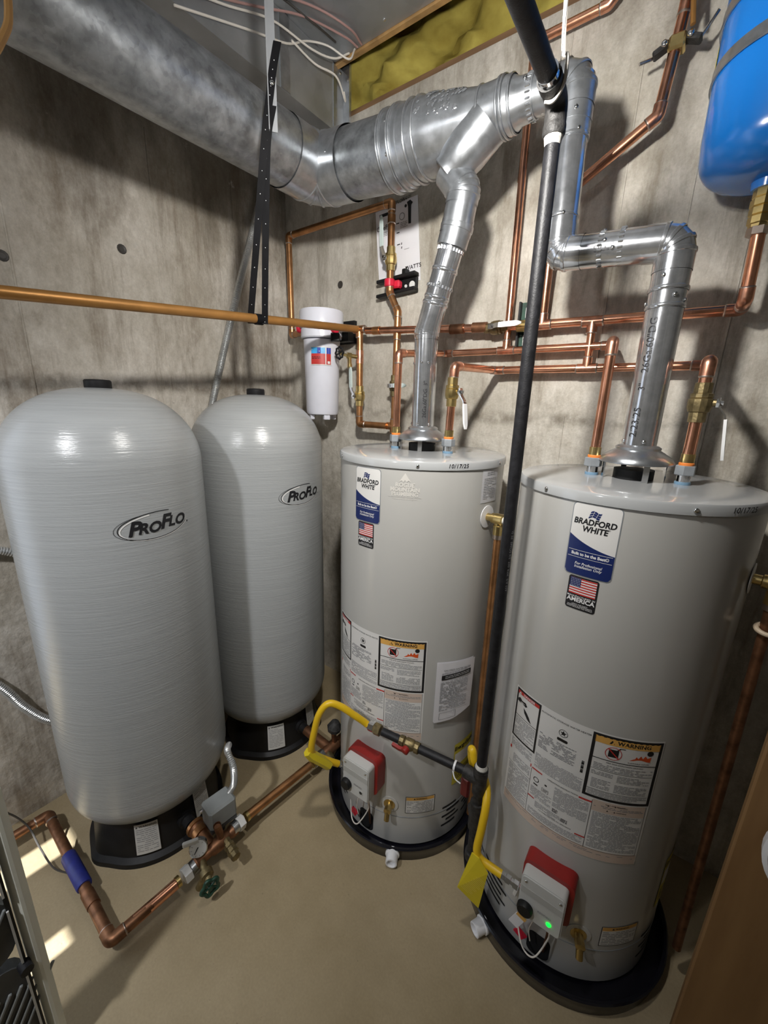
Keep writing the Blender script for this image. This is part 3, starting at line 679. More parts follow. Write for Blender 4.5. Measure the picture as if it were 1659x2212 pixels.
t = thing('copper_pipe', 'middle copper wall line feeding cold water to both heaters, with a tall riser', 'pipe', (-0.837, 1.215, 1.55))
run(t, [(-0.837, 1.215, 1.545), (-0.837, 1.215, 1.792), (-0.83, 1.54, 1.826), (-0.232, 1.54, 1.824), (-0.1855, 1.23, 1.792), (-0.1855, 1.23, 1.515)], R1, k=1.5)
tee(t, (-0.581, 1.54, 1.826), (1, 0, 0), (0, 0, 1), R1)
run(t, [(-0.581, 1.54, 1.85), (-0.592, 1.55, 2.735), (-0.385, 1.55, 2.738), (-0.30, 1.53, 2.80), (-0.25, 1.5, 2.94)], R1, k=1.5)
pipe(t, (-0.590, 1.549, 2.36), (-0.5885, 1.5485, 2.44), R1*1.05, 'copper_dark', 'scorched_sleeve')
t = thing('copper_pipe', 'lowest copper wall line joining the hot outlets of both heaters', 'pipe', (-0.62, 1.215, 1.55))
run(t, [(-0.625, 1.215, 1.545), (-0.62, 1.215, 1.744), (-0.615, 1.54, 1.757), (0.019, 1.54, 1.756), (0.0198, 1.23, 1.737), (0.0198, 1.23, 1.515)], R1*1.05, k=1.5)
tee(t, (-0.298, 1.54, 1.756), (1, 0, 0), (0, 0, 1), R1*1.05)
valve(t, (-0.6235, 1.215, 1.665), (0, 0, 1), (1, -0.15, 0), (0.12, 0, -1), R1*1.05, 0.115, 'brass', 'print_white', 0.034)
valve(t, (0.0198, 1.23, 1.645), (0, 0, 1), (1, -0.1, 0), (0.12, 0.0, -1), R1*1.15, 0.13, 'brass_dull', 'print_white', 0.036)

t = thing('copper_pipe', 'copper loop from the white filter up under the flue', 'pipe', (-1.733, 1.53, 1.955))
run(t, [(-1.55, 1.47, 1.957), (-1.735, 1.53, 1.955), (-1.74, 1.53, 2.41), (-1.115, 1.53, 2.412), (-1.11, 1.525, 2.35), (-1.105, 1.52, 2.08), (-1.06, 1.52, 2.0), (-1.06, 1.52, 1.905), (-1.058, 1.515, 1.50)], RB, 'copper_aged', 'copper_aged', 1.25)
valve(t, (-1.107, 1.523, 2.205), (0, 0, 1), (-0.25, -1, 0), (-0.05, 0, 1), RB, 0.145, 'brass')
valve(t, (-1.06, 1.515, 1.70), (0, 0, 1), (-0.3, -1, 0), (1, -0.1, 0), RB, 0.105, 'brass_dull', 'mint', 0.03)
tee(t, (-1.058, 1.513, 1.527), (0, 0, 1), (-1, 0, 0), RB, 'copper_aged')
# cords of a paper tag on the header
tt = tag(MB().add([(-0.905, 1.49, 1.90), (-0.86, 1.485, 1.915), (-0.835, 1.48, 1.83), (-0.855, 1.485, 1.775), (-0.905, 1.4925, 1.90), (-0.86, 1.4875, 1.915), (-0.835, 1.4825, 1.83), (-0.855, 1.4875, 1.775)], [(0, 1, 2, 3), (7, 6, 5, 4), (0, 4, 5, 1), (1, 5, 6, 2), (2, 6, 7, 3), (3, 7, 4, 0)]).build('paper_tag', 'paper'), 'small white paper tag hanging from the header pipe beside the vent', 'tag')
p = PR(planemap((-0.865, 1.4815, 1.86), (0.45, -0.12, -0.9), (0.9, -0.1, 0.42)), 0.002); p.text('4G|||', 0, 0, 0.04); p.build('writing', 'ink', tt)

# poster behind the riser
t = thing('paper_sheet', 'white instruction sheet taped to the wall behind the lever valve', 'poster', (-1.12, YB, 2.13))
pc = [(-1.246, 2.425), (-1.032, 2.442), (-1.0, 2.129), (-1.217, 2.14)]
U = V(0.215, 0, 0.012).normalized(); W = V(-0.03, 0, 0.31).normalized()
po = MB().add([(x, YB-0.0015, z) for x, z in pc]+[(x, YB-0.003, z) for x, z in pc], [(0, 1, 2, 3), (7, 6, 5, 4), (0, 4, 5, 1), (1, 5, 6, 2), (2, 6, 7, 3), (3, 7, 4, 0)]).build('sheet', 'paper', t)
f = lambda u, v, dr=0: V(-1.217, YB-0.003, 2.14)+U*u+W*v+V(0, -dr, 0)
p = PR(f, 0.0008)
p.rect(0.02, 0.258, 0.065, 0.27).text('OneFlow', 0.05, 0.215, 0.026).text('WATTS', 0.182, 0.034, 0.022, bold=0.02, space=1.1).rect(0.146, 0.028, 0.152, 0.042)
p.poly([(0.165, 0.20), (0.178, 0.198), (0.182, 0.265), (0.19, 0.272), (0.178, 0.284), (0.162, 0.28), (0.166, 0.262)]).disc(0.155, 0.268, 0.006)
p.text('ONEFLOW+', 0.12, 0.292, 0.016, bold=0.02).text('10/17/25', 0.155, 0.297, 0.014, 0.3)
for v in (0.20, 0.165, 0.12): p.rect(0.06, v, 0.075, v+0.005); p.rect(0.105, v+0.012, 0.12, v+0.016)
p.poly([(0.125, 0.13), (0.129, 0.13), (0.131, 0.138), (0.127, 0.138)]).poly([(0.125, 0.115), (0.129, 0.115), (0.131, 0.123), (0.127, 0.123)])
p.build('print', 'ink', po)
p = PR(f, 0.0008); p.ring(0.135, 0.235, 0.014, 0.014, 0.003).fine(0.125, 0.19, 0.16, 0.215, 0.006).rect(0.14, 0.108, 0.165, 0.110).fine(0.02, 0.18, 0.06, 0.20, 0.006); p.build('grey_print', 'ink_grey', po)

# black clip bracket under the poster
t = thing('pipe_bracket', 'black plastic pipe bracket with red clamp on the wall under the poster', 'bracket', (-1.10, YB, 2.08))
MB().box((-1.085, 1.585, 2.112), (0.15, 0.018, 0.06), None, 0.004).box((-1.10, 1.562, 2.142), (0.2, 0.035, 0.014), Matrix.Rotation(-0.06, 3, 'Y'), 0.003).box((-1.10, 1.562, 2.085), (0.2, 0.035, 0.014), Matrix.Rotation(-0.06, 3, 'Y'), 0.003).box((-1.062, 1.57, 2.158), (0.022, 0.03, 0.03), None, 0.003).build('channel', 'black_plastic', t)
MB().lathe([(0.018, -0.015), (0.022, -0.012), (0.022, 0.012), (0.018, 0.015)], (-1.11, 1.523, 2.116), (0, 0, 1), 16).box((-1.085, 1.545, 2.112), (0.035, 0.03, 0.03), None, 0.006).build('clamp', 'red_clip', t)
MB().lathe([(0.007, 0), (0.006, 0.003)], (-1.062, 1.576, 2.11), (0, -1, 0), 10).build('anchor', 'white_matte', t)
MB().lathe([(0.014, 0), (0.014, 0.003), (0.008, 0.004)], (-1.03, 1.576, 2.112), (0, -1, 0), 12).build('anchor', 'white_matte', t)

# strut bracket behind the black pipe
t = thing('strut_channel', 'black slotted strut channel on the wall behind the black gas pipe', 'bracket', (-0.53, YB, 1.84))
for x in (-0.553, -0.507): MB().box((x, 1.575, 1.912), (0.006, 0.036, 0.155)).build('flange', 'black_iron', t)
pl = MB().box((-0.53, 1.58, 1.912), (0.044, 0.004, 0.155)).build('web', 'green_valve', t)
for z in (1.955, 1.862): MB().box((-0.528, 1.577, z), (0.017, 0.004, 0.036), None, 0.004).build('slot', 'white_matte', pl)

# ---------------------------------------------------------------- water filter
fc = V(-1.445, 1.455, 0)
t = thing('water_filter', 'white cartridge water filter housing hung on the corner wall', 'water filter', (fc.x, fc.y, 1.545))
MB().lathe([(0.055, 1.562), (0.072, 1.566), (0.077, 1.578), (0.083, 1.86), (0.085, 1.90)], fc, seg=36).build('sump', 'white_filter', t)
MB().lathe([(0.092, 1.905), (0.096, 1.91), (0.096, 1.945), (0.092, 1.95)], fc, seg=36).build('collar', 'white_filter', t)
MB().lathe([(0.097, 1.95), (0.101, 1.955), (0.101, 2.02), (0.098, 2.026), (0.03, 2.028)], fc, seg=36).build('lid', 'white_filter', t)
MB().lathe([(0.012, 2.026), (0.012, 2.034), (0.008, 2.036)], fc, seg=12).build('vent_button', 'grey_nut', t)
for a in (-25, 65, 155): 
    dx, dy = math.sin(rad(a)), -math.cos(rad(a)); MB().box(fc+V(dx*0.055, dy*0.055, 1.556), (0.03, 0.02, 0.03), Matrix.Rotation(rad(a), 3, 'Z'), 0.003).build('foot', 'white_filter', t)
for s, dd in ((-1, V(-0.088, -0.055, 1.955)), (1, V(0.097, -0.016, 1.945))):
    MB().lathe([(0.02, -0.011), (0.022, -0.008), (0.022, 0.008), (0.02, 0.011)], fc+dd, (1, 0.5 if s < 0 else -0.2, 0), 14).build('port_ring', 'red_clip', t)
MB().box(fc+V(0.105, -0.02, 1.907), (0.04, 0.03, 0.035), Matrix.Rotation(rad(40), 3, 'Z'), 0.003).box(fc+V(0.06, 0.07, 1.92), (0.12, 0.04, 0.04)).box(fc+V(0, 0.125, 1.95), (0.2, 0.02, 0.10)).build('bracket', 'black_plastic', t)
MB().cyl(fc+V(0.09, 0.01, 1.948), (-1.27, 1.497, 1.945), 0.014, 14).build('nipple', 'solder', t)
MB().cyl(fc+V(-0.09, 0.0, 1.955), (-1.57, 1.477, 1.957), 0.018, 14).build('nipple', 'solder', t)
f = cylmap(fc, 0.0815, 0, 0)
a0 = rad(17); lo, hi = 1.79, 1.862
lb = PR(cylmap(fc, 0.0835, 0, 0), 0.0008); lb.rect(0.0835*rad(9), lo-0.004, 0.0835*rad(75), hi+0.004); L_ = lb.build('label', 'label_white', t)
def ub(d): return 0.0835*rad(d)
p = PR(cylmap(fc, 0.0835, 0, 0), 0.0014); p.rect(ub(10), lo, ub(73), lo+0.046); p.build('red_field', 'print_red', L_)
p = PR(cylmap(fc, 0.0835, 0, 0), 0.0014); p.rect(ub(10), lo+0.046, ub(30), hi); p.build('light_blue_field', 'print_cyan', L_)
p = PR(cylmap(fc, 0.0835, 0, 0), 0.0014); p.rect(ub(41), lo+0.046, ub(55), hi); p.build('light_blue_field', 'print_cyan', L_)
p = PR(cylmap(fc, 0.0835, 0, 0), 0.0014); p.rect(ub(30), lo+0.046, ub(41), hi); p.build('dark_blue_field', 'print_blue', L_)
p = PR(cylmap(fc, 0.0835, 0, 0), 0.0014); p.rect(ub(59), lo+0.046, ub(73), hi); p.build('dark_blue_field', 'print_blue', L_)
p = PR(cylmap(fc, 0.0835, 0, 0), 0.0018); p.rect(ub(55), lo, ub(58), hi).rect(ub(62), lo+0.003, ub(70), lo+0.014).poly([(ub(12), lo+0.062), (ub(38), lo+0.054), (ub(38), lo+0.057), (ub(12), lo+0.066)]); p.build('white_marks', 'print_white', L_)
p = PR(cylmap(fc, 0.0835, 0, 0), 0.0018); p.fine(ub(13), lo+0.02, ub(40), lo+0.034, 0.006); p.build('small_print', 'ink', L_)
# ---------------------------------------------------------------- water heaters
def roundbox(w_, h_, r_, n=5):
    pts = []
    for cx, cy, a0 in ((w_/2-r_, h_/2-r_, 0), (-w_/2+r_, h_/2-r_, 90), (-w_/2+r_, -h_/2+r_, 180), (w_/2-r_, -h_/2+r_, 270)):
        for k in range(n+1):
            a = rad(a0+90*k/n); pts.append((cx+r_*math.cos(a), cy+r_*math.sin(a)))
    return pts
def pmat(o, U, W):
    U, W = V(U).normalized(), V(W).normalized(); n = U.cross(W); return Matrix.Translation(V(o)) @ Matrix((U, W, n)).transposed().to_4x4()
def flagsticker(t, f, u0, v1, lit):
    w_, h_ = 0.066, 0.082
    a = PR(f, 0.0007); a.rrect(u0, v1-h_, u0+w_, v1, 0.006); S_ = a.build('flag_sticker', 'ink', t)
    fl, fb, fr, ft = u0+0.004, v1-0.044, u0+w_-0.004, v1-0.004
    p = PR(f, 0.0011); p.rect(fl, fb, fr, ft); p.build('flag_field', 'print_white', S_)
    p = PR(f, 0.0014); sh = (ft-fb)/13
    for i in range(0, 13, 2): p.rect(fl, ft-(i+1)*sh, fr, ft-i*sh)
    p.build('flag_stripes', 'print_red', S_)
    p = PR(f, 0.0017); p.rect(fl, ft-7*sh, fl+0.024, ft); p.build('flag_canton', 'navy', S_)
    p = PR(f, 0.0020)
    for i in range(5):
        for j in range(6): p.rect(fl+0.0025+j*0.0036, ft-0.0035-i*0.004, fl+0.0039+j*0.0036, ft-0.0022-i*0.004)
    cu = u0+w_/2
    p.text('MANUFACTURED IN', cu, v1-0.0495, 0.0062, bold=0.02, space=1.1).text('AMERICA', cu, v1-0.058, 0.0145, bold=0.03).text('USING THE FINEST\nMATERIALS & COMPONENTS\nFROM AROUND THE WORLD', cu, v1-0.0725, 0.0042)
    p.build('lettering', 'print_white', S_)
def logosticker(t, f, u0, v1):
    w_, h_ = 0.101, 0.170
    a = PR(f, 0.0006); a.rrect(u0-0.001, v1-h_-0.001, u0+w_+0.001, v1+0.001, 0.011); S_ = a.build('logo_sticker', 'grey_nut', t)
    a = PR(f, 0.0009); a.rrect(u0+0.001, v1-h_+0.001, u0+w_-0.001, v1-0.001, 0.010); a.build('white_field', 'label_white', S_); d = a.d
    p = PR(f, 0.0012); us = [u0+0.0011+(w_-0.0022)*i/24 for i in range(25)]
    def top(u):
        s = (u-u0)/w_; return v1-0.073-0.036*(1-(1-s)**2.2)*1.0+0.004*math.sin(s*3.1)
    p.cols(us, lambda u: v1-h_+0.001+d(u), top); p.build('navy_field', 'navy', S_)
    p = PR(f, 0.0013); cu = u0+w_/2
    p.text('BRADFORD', cu-0.001, v1-0.042, 0.0185, 0.12, 0.035, 1.02, sx=0.9).text('WHITE', cu+0.002, v1-0.0585, 0.0185, 0.12, 0.035, 1.02, sx=0.9)
    p.text('\u00ae', cu+0.031, v1-0.052, 0.005); p.build('name_lettering', 'ink', S_)
    p = PR(f, 0.0013)
    for i in range(3):
        for j in range(3):
            x0, y0 = cu-0.011+j*0.0078, v1-0.0165-i*0.0052
            wv = lambda q: 0.0022*math.sin((q-cu+0.011)*260)
            xs = [x0+0.0068*k/3+(-0.0016*i) for k in range(4)]
            p.poly([(x, y0+wv(x)) for x in xs]+[(x-0.001, y0-0.0042+wv(x)) for x in reversed(xs)])
    p.build('wave_emblem', 'navy', S_)
    p = PR(f, 0.0016)
    p.rect(u0+0.004, v1-0.1115, u0+w_-0.004, v1-0.1107).rect(u0+0.004, v1-0.1275, u0+w_-0.004, v1-0.1267)
    p.text('Built to be the Best\u00ae', cu, v1-0.1192, 0.0100, 0, 0.03, 1.0, sx=0.92).text('For Professional\nInstallation Only', cu, v1-0.1455, 0.0088, 0.2, 0.012)
    p.build('slogan', 'print_white', S_)
def mainlabel(t, f, r):
    def u(deg): return r*rad(deg)
    L0, L1 = u(-35.8), u(41.2); H_ = 0.392
    a = PR(f, 0.0006); us = [L0+(L1-L0)*i/40 for i in range(41)]
    a.cols(us, lambda q: -H_, lambda q: 0.0); S_ = a.build('rating_label', 'label_white', t)
    p = PR(f, 0.0009); p.rect(L0+0.002, -H_+0.001, L1-0.002, -H_+0.032); p.build('tinted_foot', 'peach', S_)
    D1 = u(-18.0); W0 = u(8.4); CB = u(13.6)
    k = PR(f, 0.0010); k.frame(L0+0.003, -0.162, D1, -0.004, 0.0055).frame(W0, -0.196, L1-0.003, -0.004, 0.0072)
    k.rect(L0+0.003, -0.088, D1, -0.0865).rect(W0, -0.0755, L1-0.003, -0.0735)
    for v in (-0.108, -0.170, -0.178): k.rect(W0+0.008, v, L1-0.012, v+0.0011)
    k.rect(CB, -0.362, CB+0.0011, -0.203).rect(L0+0.004, -0.362, L1-0.006, -0.361).rect(D1-0.002, -0.362, D1-0.001, -0.21).rect(L1-0.007, -0.362, L1-0.006, -0.2).rect(L0+0.004, -0.252, D1-0.002, -0.251)
    k.text('AUTOMATIC STORAGE WATER HEATER', (D1+W0)/2, -0.018, 0.0068)
    k.ring((D1+W0)/2, -0.048, 0.011, 0.011, 0.0012)
    st = [((D1+W0)/2+(0.0085 if i % 2 == 0 else 0.0036)*math.sin(math.pi*i/5), -0.048+(0.0085 if i % 2 == 0 else 0.0036)*math.cos(math.pi*i/5)) for i in range(10)]
    k.poly(st)
    k.rrect((D1+W0)/2-0.013, -0.0735, (D1+W0)/2+0.013, -0.065, 0.003)
    for i in range(9): k.rect(W0-0.013, -0.102-i*0.0042, W0-0.007, -0.0996-i*0.0042+0.0008*(i % 3))
    # danger pictogram: tap and hand
    cu = (L0+D1)/2
    k.poly([(cu-0.034, -0.036), (cu-0.026, -0.03), (cu-0.018, -0.036), (cu-0.005, -0.034), (cu+0.002, -0.042), (cu-0.004, -0.047), (cu-0.016, -0.043), (cu-0.026, -0.045), (cu-0.034, -0.043)])
    k.poly([(cu-0.010, -0.052), (cu+0.002, -0.060), (cu+0.012, -0.070), (cu+0.02, -0.084), (cu+0.006, -0.078), (cu-0.006, -0.066)])
    # warning pictogram: crossed can
    wc = (W0+L1)/2
    k.text('WARNING', wc+0.012, -0.0195, 0.0145, bold=0.04, space=1.08).poly([(wc-0.043, -0.025), (wc-0.031, -0.025), (wc-0.037, -0.0145)])
    k.rect(wc-0.041, -0.062, wc-0.019, -0.040).poly([(wc-0.024, -0.040), (wc-0.018, -0.032), (wc-0.006, -0.032), (wc-0.006, -0.034), (wc-0.016, -0.034), (wc-0.021, -0.040)])
    k.disc(wc+0.050, -0.036, 0.0075).text('FLAMMABLE VAPORS', wc+0.028, -0.0685, 0.0052).text('FIRE AND EXPLOSION HAZARD', wc, -0.0815, 0.0058)
    k.text('READ AND FOLLOW', wc, -0.207, 0.005).text('\u25b2 WARNING', (CB+L1)/2, -0.2085, 0.005).text('\u25b2 WARNING', (CB+L1)/2, -0.2255, 0.005)
    k.poly([(CB+0.035, -0.2105), (CB+0.040, -0.2105), (CB+0.0375, -0.206)]).poly([(CB+0.035, -0.2275), (CB+0.040, -0.2275), (CB+0.0375, -0.223)])
    k.text('OPERATING INSTRUCTIONS', (D1+CB)/2+0.006, -0.2095, 0.006).text('TO TURN OFF GAS TO APPLIANCE', (D1+CB)/2, -0.325, 0.0055)
    k.ring(D1+0.016, -0.236, 0.008, 0.008, 0.002).rect(D1+0.010, -0.254, D1+0.022, -0.250).rect(D1+0.040, -0.236, D1+0.046, -0.231).frame(D1+0.034, -0.258, D1+0.052, -0.246, 0.0008).fine(D1+0.037, -0.256, D1+0.05, -0.248, 0.004)
    k.fine(D1+0.068, -0.30, D1+0.082, -0.288, 0.004, 0.6).fine(D1+0.092, -0.318, D1+0.108, -0.304, 0.004, 0.6)
    k.build('black_print', 'ink', S_)
    p = PR(f, 0.0010); p.rect(W0+0.006, -0.029, L1-0.009, -0.010); p.build('orange_band', 'print_orange', S_)
    p = PR(f, 0.0008); p.rect(CB+0.002, -0.235, L1-0.008, -0.2); p.build('pale_orange_band', 'peach', S_)
    for q in ((L0+0.008, -0.0195, D1-0.005, -0.0095), (D1, -0.2085, D1+0.030, -0.2045), (CB-0.03, -0.2135, CB, -0.2085), (D1-0.001, -0.302, D1+0.018, -0.2985), (CB-0.024, -0.333, CB, -0.329), (L0+0.004, -0.209, L0+0.01, -0.199), (D1-0.006, -0.209, D1-0.003, -0.199)):
        PR(f, 0.0013).rect(*q).build('red_bar', 'print_red', S_)
    PR(f, 0.0013).ring(wc-0.030, -0.051, 0.0185, 0.0185, 0.0016).build('ban_ring', 'print_red', S_)
    MB().add([f(a_, b_, 0.0016) for a_, b_ in ((wc-0.044, -0.039), (wc-0.042, -0.037), (wc-0.016, -0.063), (wc-0.018, -0.065))], [(0, 1, 2, 3)]).build('ban_slash', 'print_red', S_)
    p = PR(f, 0.0012)
    p.poly([(wc+0.006, -0.061), (wc+0.018, -0.054), (wc+0.02, -0.048), (wc+0.025, -0.053), (wc+0.03, -0.044), (wc+0.035, -0.052), (wc+0.04, -0.043), (wc+0.045, -0.05), (wc+0.054, -0.046), (wc+0.053, -0.061)])
    p.build('flame_print', 'print_flame', S_)
    p = PR(f, 0.0015); p.text('DANGER', (L0+D1)/2+0.005, -0.0145, 0.0095, bold=0.02).poly([(L0+0.012, -0.018), (L0+0.020, -0.018), (L0+0.016, -0.011)]); p.build('danger_lettering', 'print_white', S_)
    p = PR(f, 0.0010)
    p.fine(L0+0.010, -0.156, D1-0.008, -0.092, 0.0048).fine(L0+0.006, -0.195, D1-0.006, -0.168, 0.004).fine(D1+0.006, -0.130, W0-0.028, -0.080, 0.0044, 0.6, 0.7).fine(D1+0.004, -0.196, W0-0.004, -0.150, 0.0036)
    p.fine(W0+0.012, -0.105, L1-0.014, -0.087, 0.0046).fine(W0+0.010, -0.125, W0+0.058, -0.112, 0.0042).fine(W0+0.068, -0.132, L1-0.016, -0.112, 0.0042).fine(W0+0.014, -0.165, W0+0.056, -0.135, 0.0042).fine(W0+0.066, -0.166, L1-0.018, -0.140, 0.0042).fine(W0+0.01, -0.188, L1-0.014, -0.171, 0.0042)
    p.fine(L0+0.008, -0.355, D1-0.005, -0.256, 0.0042).fine(D1+0.004, -0.295, D1+0.062, -0.262, 0.0042).fine(D1+0.066, -0.282, CB-0.004, -0.218, 0.0036).fine(D1+0.004, -0.356, CB-0.005, -0.335, 0.0042).fine(D1+0.022, -0.322, CB-0.06, -0.303, 0.004)
    p.fine(CB+0.006, -0.357, L1-0.010, -0.236, 0.0044).fine(CB+0.006, -0.222, L1-0.012, -0.212, 0.0045).fine(L0+0.02, -0.245, D1-0.006, -0.215, 0.0042).fine(L0+0.01, -0.375, L1-0.01, -0.366, 0.0045, 0.4, 0.5)
    p.build('small_print', 'ink_grey', S_)
def heater(c, r, ztop, zlogo, plogo, zmain, label, hoodz, dphi=0.0, extra=False, ctrl_phi=1.0, led=False):
    c = V(c); t = thing('water_heater', label, 'water heater', c)
    zr = ztop-0.024
    MB().lathe([(r-0.004, 0.012), (r, 0.016), (r, zr+0.002)], c, seg=96, cap1=False).build('jacket', 'enamel', t)
    MB().lathe([(r+0.0002, 0.143), (r+0.0010, 0.144), (r+0.0010, 0.146), (r+0.0002, 0.147)], c, seg=96, cap0=False, cap1=False).build('base_seam', 'grey_nut', t)
    MB().lathe([(r+0.0025, zr-0.001), (r+0.004, zr), (r+0.004, ztop-0.006), (r+0.001, ztop-0.001), (r-0.006, ztop+0.001), (0.20, ztop+0.002), (0.06, ztop+0.003)], c, seg=96, cap0=False).build('lid', 'enamel_top', t)
    for ph in (-33.5, 29.0, 89.0, 150, 210, 270):
        n = V(math.sin(rad(ph)), -math.cos(rad(ph)), 0); screw(t, c+n*(r+0.004)+V(0, 0, zr+0.011), n, 1.15)
    # draft hood on legs over the black flue outlet
    MB().lathe([(0.047, ztop+0.003), (0.047, ztop+0.028)], c, seg=28).build('flue_outlet', 'black_plastic', t)
    hz = hoodz
    h = MB().lathe([(0.083, hz), (0.086, hz+0.001), (0.086, hz+0.005), (0.079, hz+0.016), (0.058, hz+0.030), (0.051, hz+0.034), (0.052, hz+0.040), (0.046, hz+0.044), (0.040, hz+0.046)], c, seg=48, cap0=False).build('draft_hood', 'galv', t)
    for a in (25, 115, 205, 295):
        n = V(math.sin(rad(a)), -math.cos(rad(a)), 0)
        MB().box(c+n*0.074+V(0, 0, (ztop+hz+0.008)/2), (0.014, 0.003, hz-ztop+0.010), Matrix.Rotation(rad(a), 3, 'Z')).build('leg', 'chrome', h)
    # water nipples with dielectric unions
    for s in (-1, 1):
        x = (-0.837 if s < 0 else -0.6245) if extra else (-0.1855 if s < 0 else 0.0198); y = 1.215 if extra else 1.23
        p = V(x, y, 0)
        MB().lathe([(0.015, ztop), (0.015, ztop+0.028)], p, seg=18).build('nipple', 'chrome', t)
        MB().lathe([(0.0168, ztop+0.002), (0.0175, ztop+0.006), (0.0168, ztop+0.010)], p, seg=18).build('dielectric_ring', 'blue_ring', t)
        MB().lathe([(0.021, ztop+0.026), (0.0225, ztop+0.028), (0.0225, ztop+0.048), (0.021, ztop+0.050)], p, seg=6, ph=0.4).build('union_nut', 'grey_nut', t, sharp=20)
        MB().lathe([(0.016, ztop+0.050), (0.0165, ztop+0.055), (0.015, ztop+0.057)], p, seg=18).build('thread_tape', 'orange_tape', t)
        MB().lathe([(0.0148, ztop+0.056), (0.0148, ztop+0.078)], p, seg=18).build('adapter', 'brass', t)
    # stickers
    logosticker(t, cylmap(c, r, 0, 0), r*rad(plogo), zlogo)
    flagsticker(t, cylmap(c, r, 0, 0), r*rad(plogo)+0.0145, zlogo-0.173, led)
    mainlabel(t, cylmap(c, r, 0, zmain), r)
    p = PR(cylmap(c, r, 53.0 if extra else 50.5, zr+0.012), 0.0046); p.text('10/17/25', 0, 0, 0.0165, 0.12, 0.012, 1.1); p.build('handwriting', 'ink', t)
    # small warning label and drain valve
    a = PR(cylmap(c, r, 43.5, 0.205), 0.0007); a.rect(-0.055, -0.038, 0.055, 0.038); w_ = a.build('warning_label', 'label_white', t)
    a = PR(cylmap(c, r, 43.5, 0.205), 0.0010); a.frame(-0.055, -0.038, 0.055, 0.038, 0.002).text('WARNING', 0.004, 0.028, 0.0085, bold=0.02).poly([(-0.026, 0.025), (-0.018, 0.025), (-0.022, 0.032)]).build('border', 'ink', w_)
    a = PR(cylmap(c, r, 43.5, 0.205), 0.0008); a.rect(-0.052, 0.021, 0.052, 0.035); a.build('orange_band', 'print_orange', w_)
    a = PR(cylmap(c, r, 43.5, 0.205), 0.0010); a.fine(-0.049, -0.034, 0.049, 0.018, 0.0065, 0.4); a.build('small_print', 'ink_grey', w_)
    n = V(math.sin(rad(20.6)), -math.cos(rad(20.6)), 0); dp = c+n*r+V(0, 0, 0.197)
    MB().lathe([(0.033, 0.0), (0.033, 0.0015), (0.024, 0.0022)], dp, n, 24).build('drain_escutcheon', 'enamel', t)
    dv = MB().lathe([(0.022, 0.0025), (0.0215, 0.004), (0.012, 0.005), (0.011, 0.02)], dp, n, 16).lathe([(0.0135, 0.018), (0.0135, 0.034), (0.010, 0.036)], dp, n, 8).cyl(dp+n*0.026, dp+n*0.040-V(0, 0, 0.032), 0.0095, 14).build('drain_valve', 'brass', t)
    MB().lathe([(0.007, 0), (0.007, 0.001)], dp+n*0.0405-V(0, 0, 0.0322), V(n.x*0.4, n.y*0.4, -0.9), 12).build('outlet', 'dark_hole', dv)
    # louvres round the base
    for side in ((62, 80), (-46, -22), (-64, -50), (84, 98)):
        for i in range(5):
            s0 = side[0]+(0 if i % 2 == 0 else 4); mid = (s0+side[1]-(4 if i % 2 == 0 else 0))/2; half = (side[1]-side[0]-4)/2
            a = PR(cylmap(c, r, mid, 0.158-i*0.0215), 0.0006); hw_ = r*rad(half)
            a.rrect(-hw_, -0.0045, hw_, 0.0045, 0.004); a.build('louvre_slot', 'dark_hole', t)
    # combustion access hole and wires
    a = PR(cylmap(c, r, 1.5, 0.075), 0.0008); a.rrect(-0.032, -0.05, 0.032, 0.038, 0.02); ah = a.build('access_opening', 'dark_hole', t)
    # gas control
    ph = rad(ctrl_phi); n = V(math.sin(ph), -math.cos(ph), 0); U = V(math.cos(ph), math.sin(ph), 0)
    zc = 0.335; tiltW = V(0, 0, 1)
    o = c+n*(r-0.012)+V(0, 0, zc)
    rp = [(x+0.004, y+0.006) for x, y in roundbox(0.132, 0.150, 0.022)]
    g = MB().prism(rp, pmat(o, U, tiltW), 0.052).build('control_back', 'red_plastic', t, sharp=40)
    fr = roundbox(0.114, 0.142, 0.012)
    cb = MB().prism(fr, pmat(o+n*0.050+V(0, 0, -0.004), U, tiltW), 0.036).prism(roundbox(0.108, 0.136, 0.010), pmat(o+n*0.086+V(0, 0, -0.004), U, tiltW), 0.003).build('control_cover', 'ctrl_white', t, sharp=40)
    fo = o+n*0.0892+V(0, 0, -0.004)
    MB().prism([(-0.054, 0.012), (0.054, 0.012), (0.054, 0.034), (-0.054, 0.034)], pmat(fo, U, tiltW), 0.0008).build('recess_band', 'ctrl_grey', cb)
    for x, y in ((-0.044, 0.054), (0.044, 0.054)): screw(t, fo+U*x+V(0, 0, y), n, 0.9)
    kn = MB().lathe([(0.021, 0), (0.021, 0.010), (0.018, 0.016)], fo+U*(-0.036)+V(0, 0, -0.034), n, 20).build('control_knob', 'black_plastic', t)
    a = PR(planemap(fo, U, tiltW), 0.001); a.text('RESIDEO', 0.012, -0.020, 0.009, 0, 0.01); a.build('lettering', 'ink_grey', cb)
    MB().lathe([(0.0062, 0), (0.0055, 0.002)], fo+U*0.026+V(0, 0, -0.040), n, 14).build('status_light', 'led' if led else 'ink', cb)
    if not led: MB().prism([(-0.009, -0.007), (0.009, -0.007), (0.009, 0.007), (-0.009, 0.007)], pmat(fo+U*0.026+V(0, 0, -0.040), U, tiltW), 0.0008).build('window', 'ctrl_grey', cb)
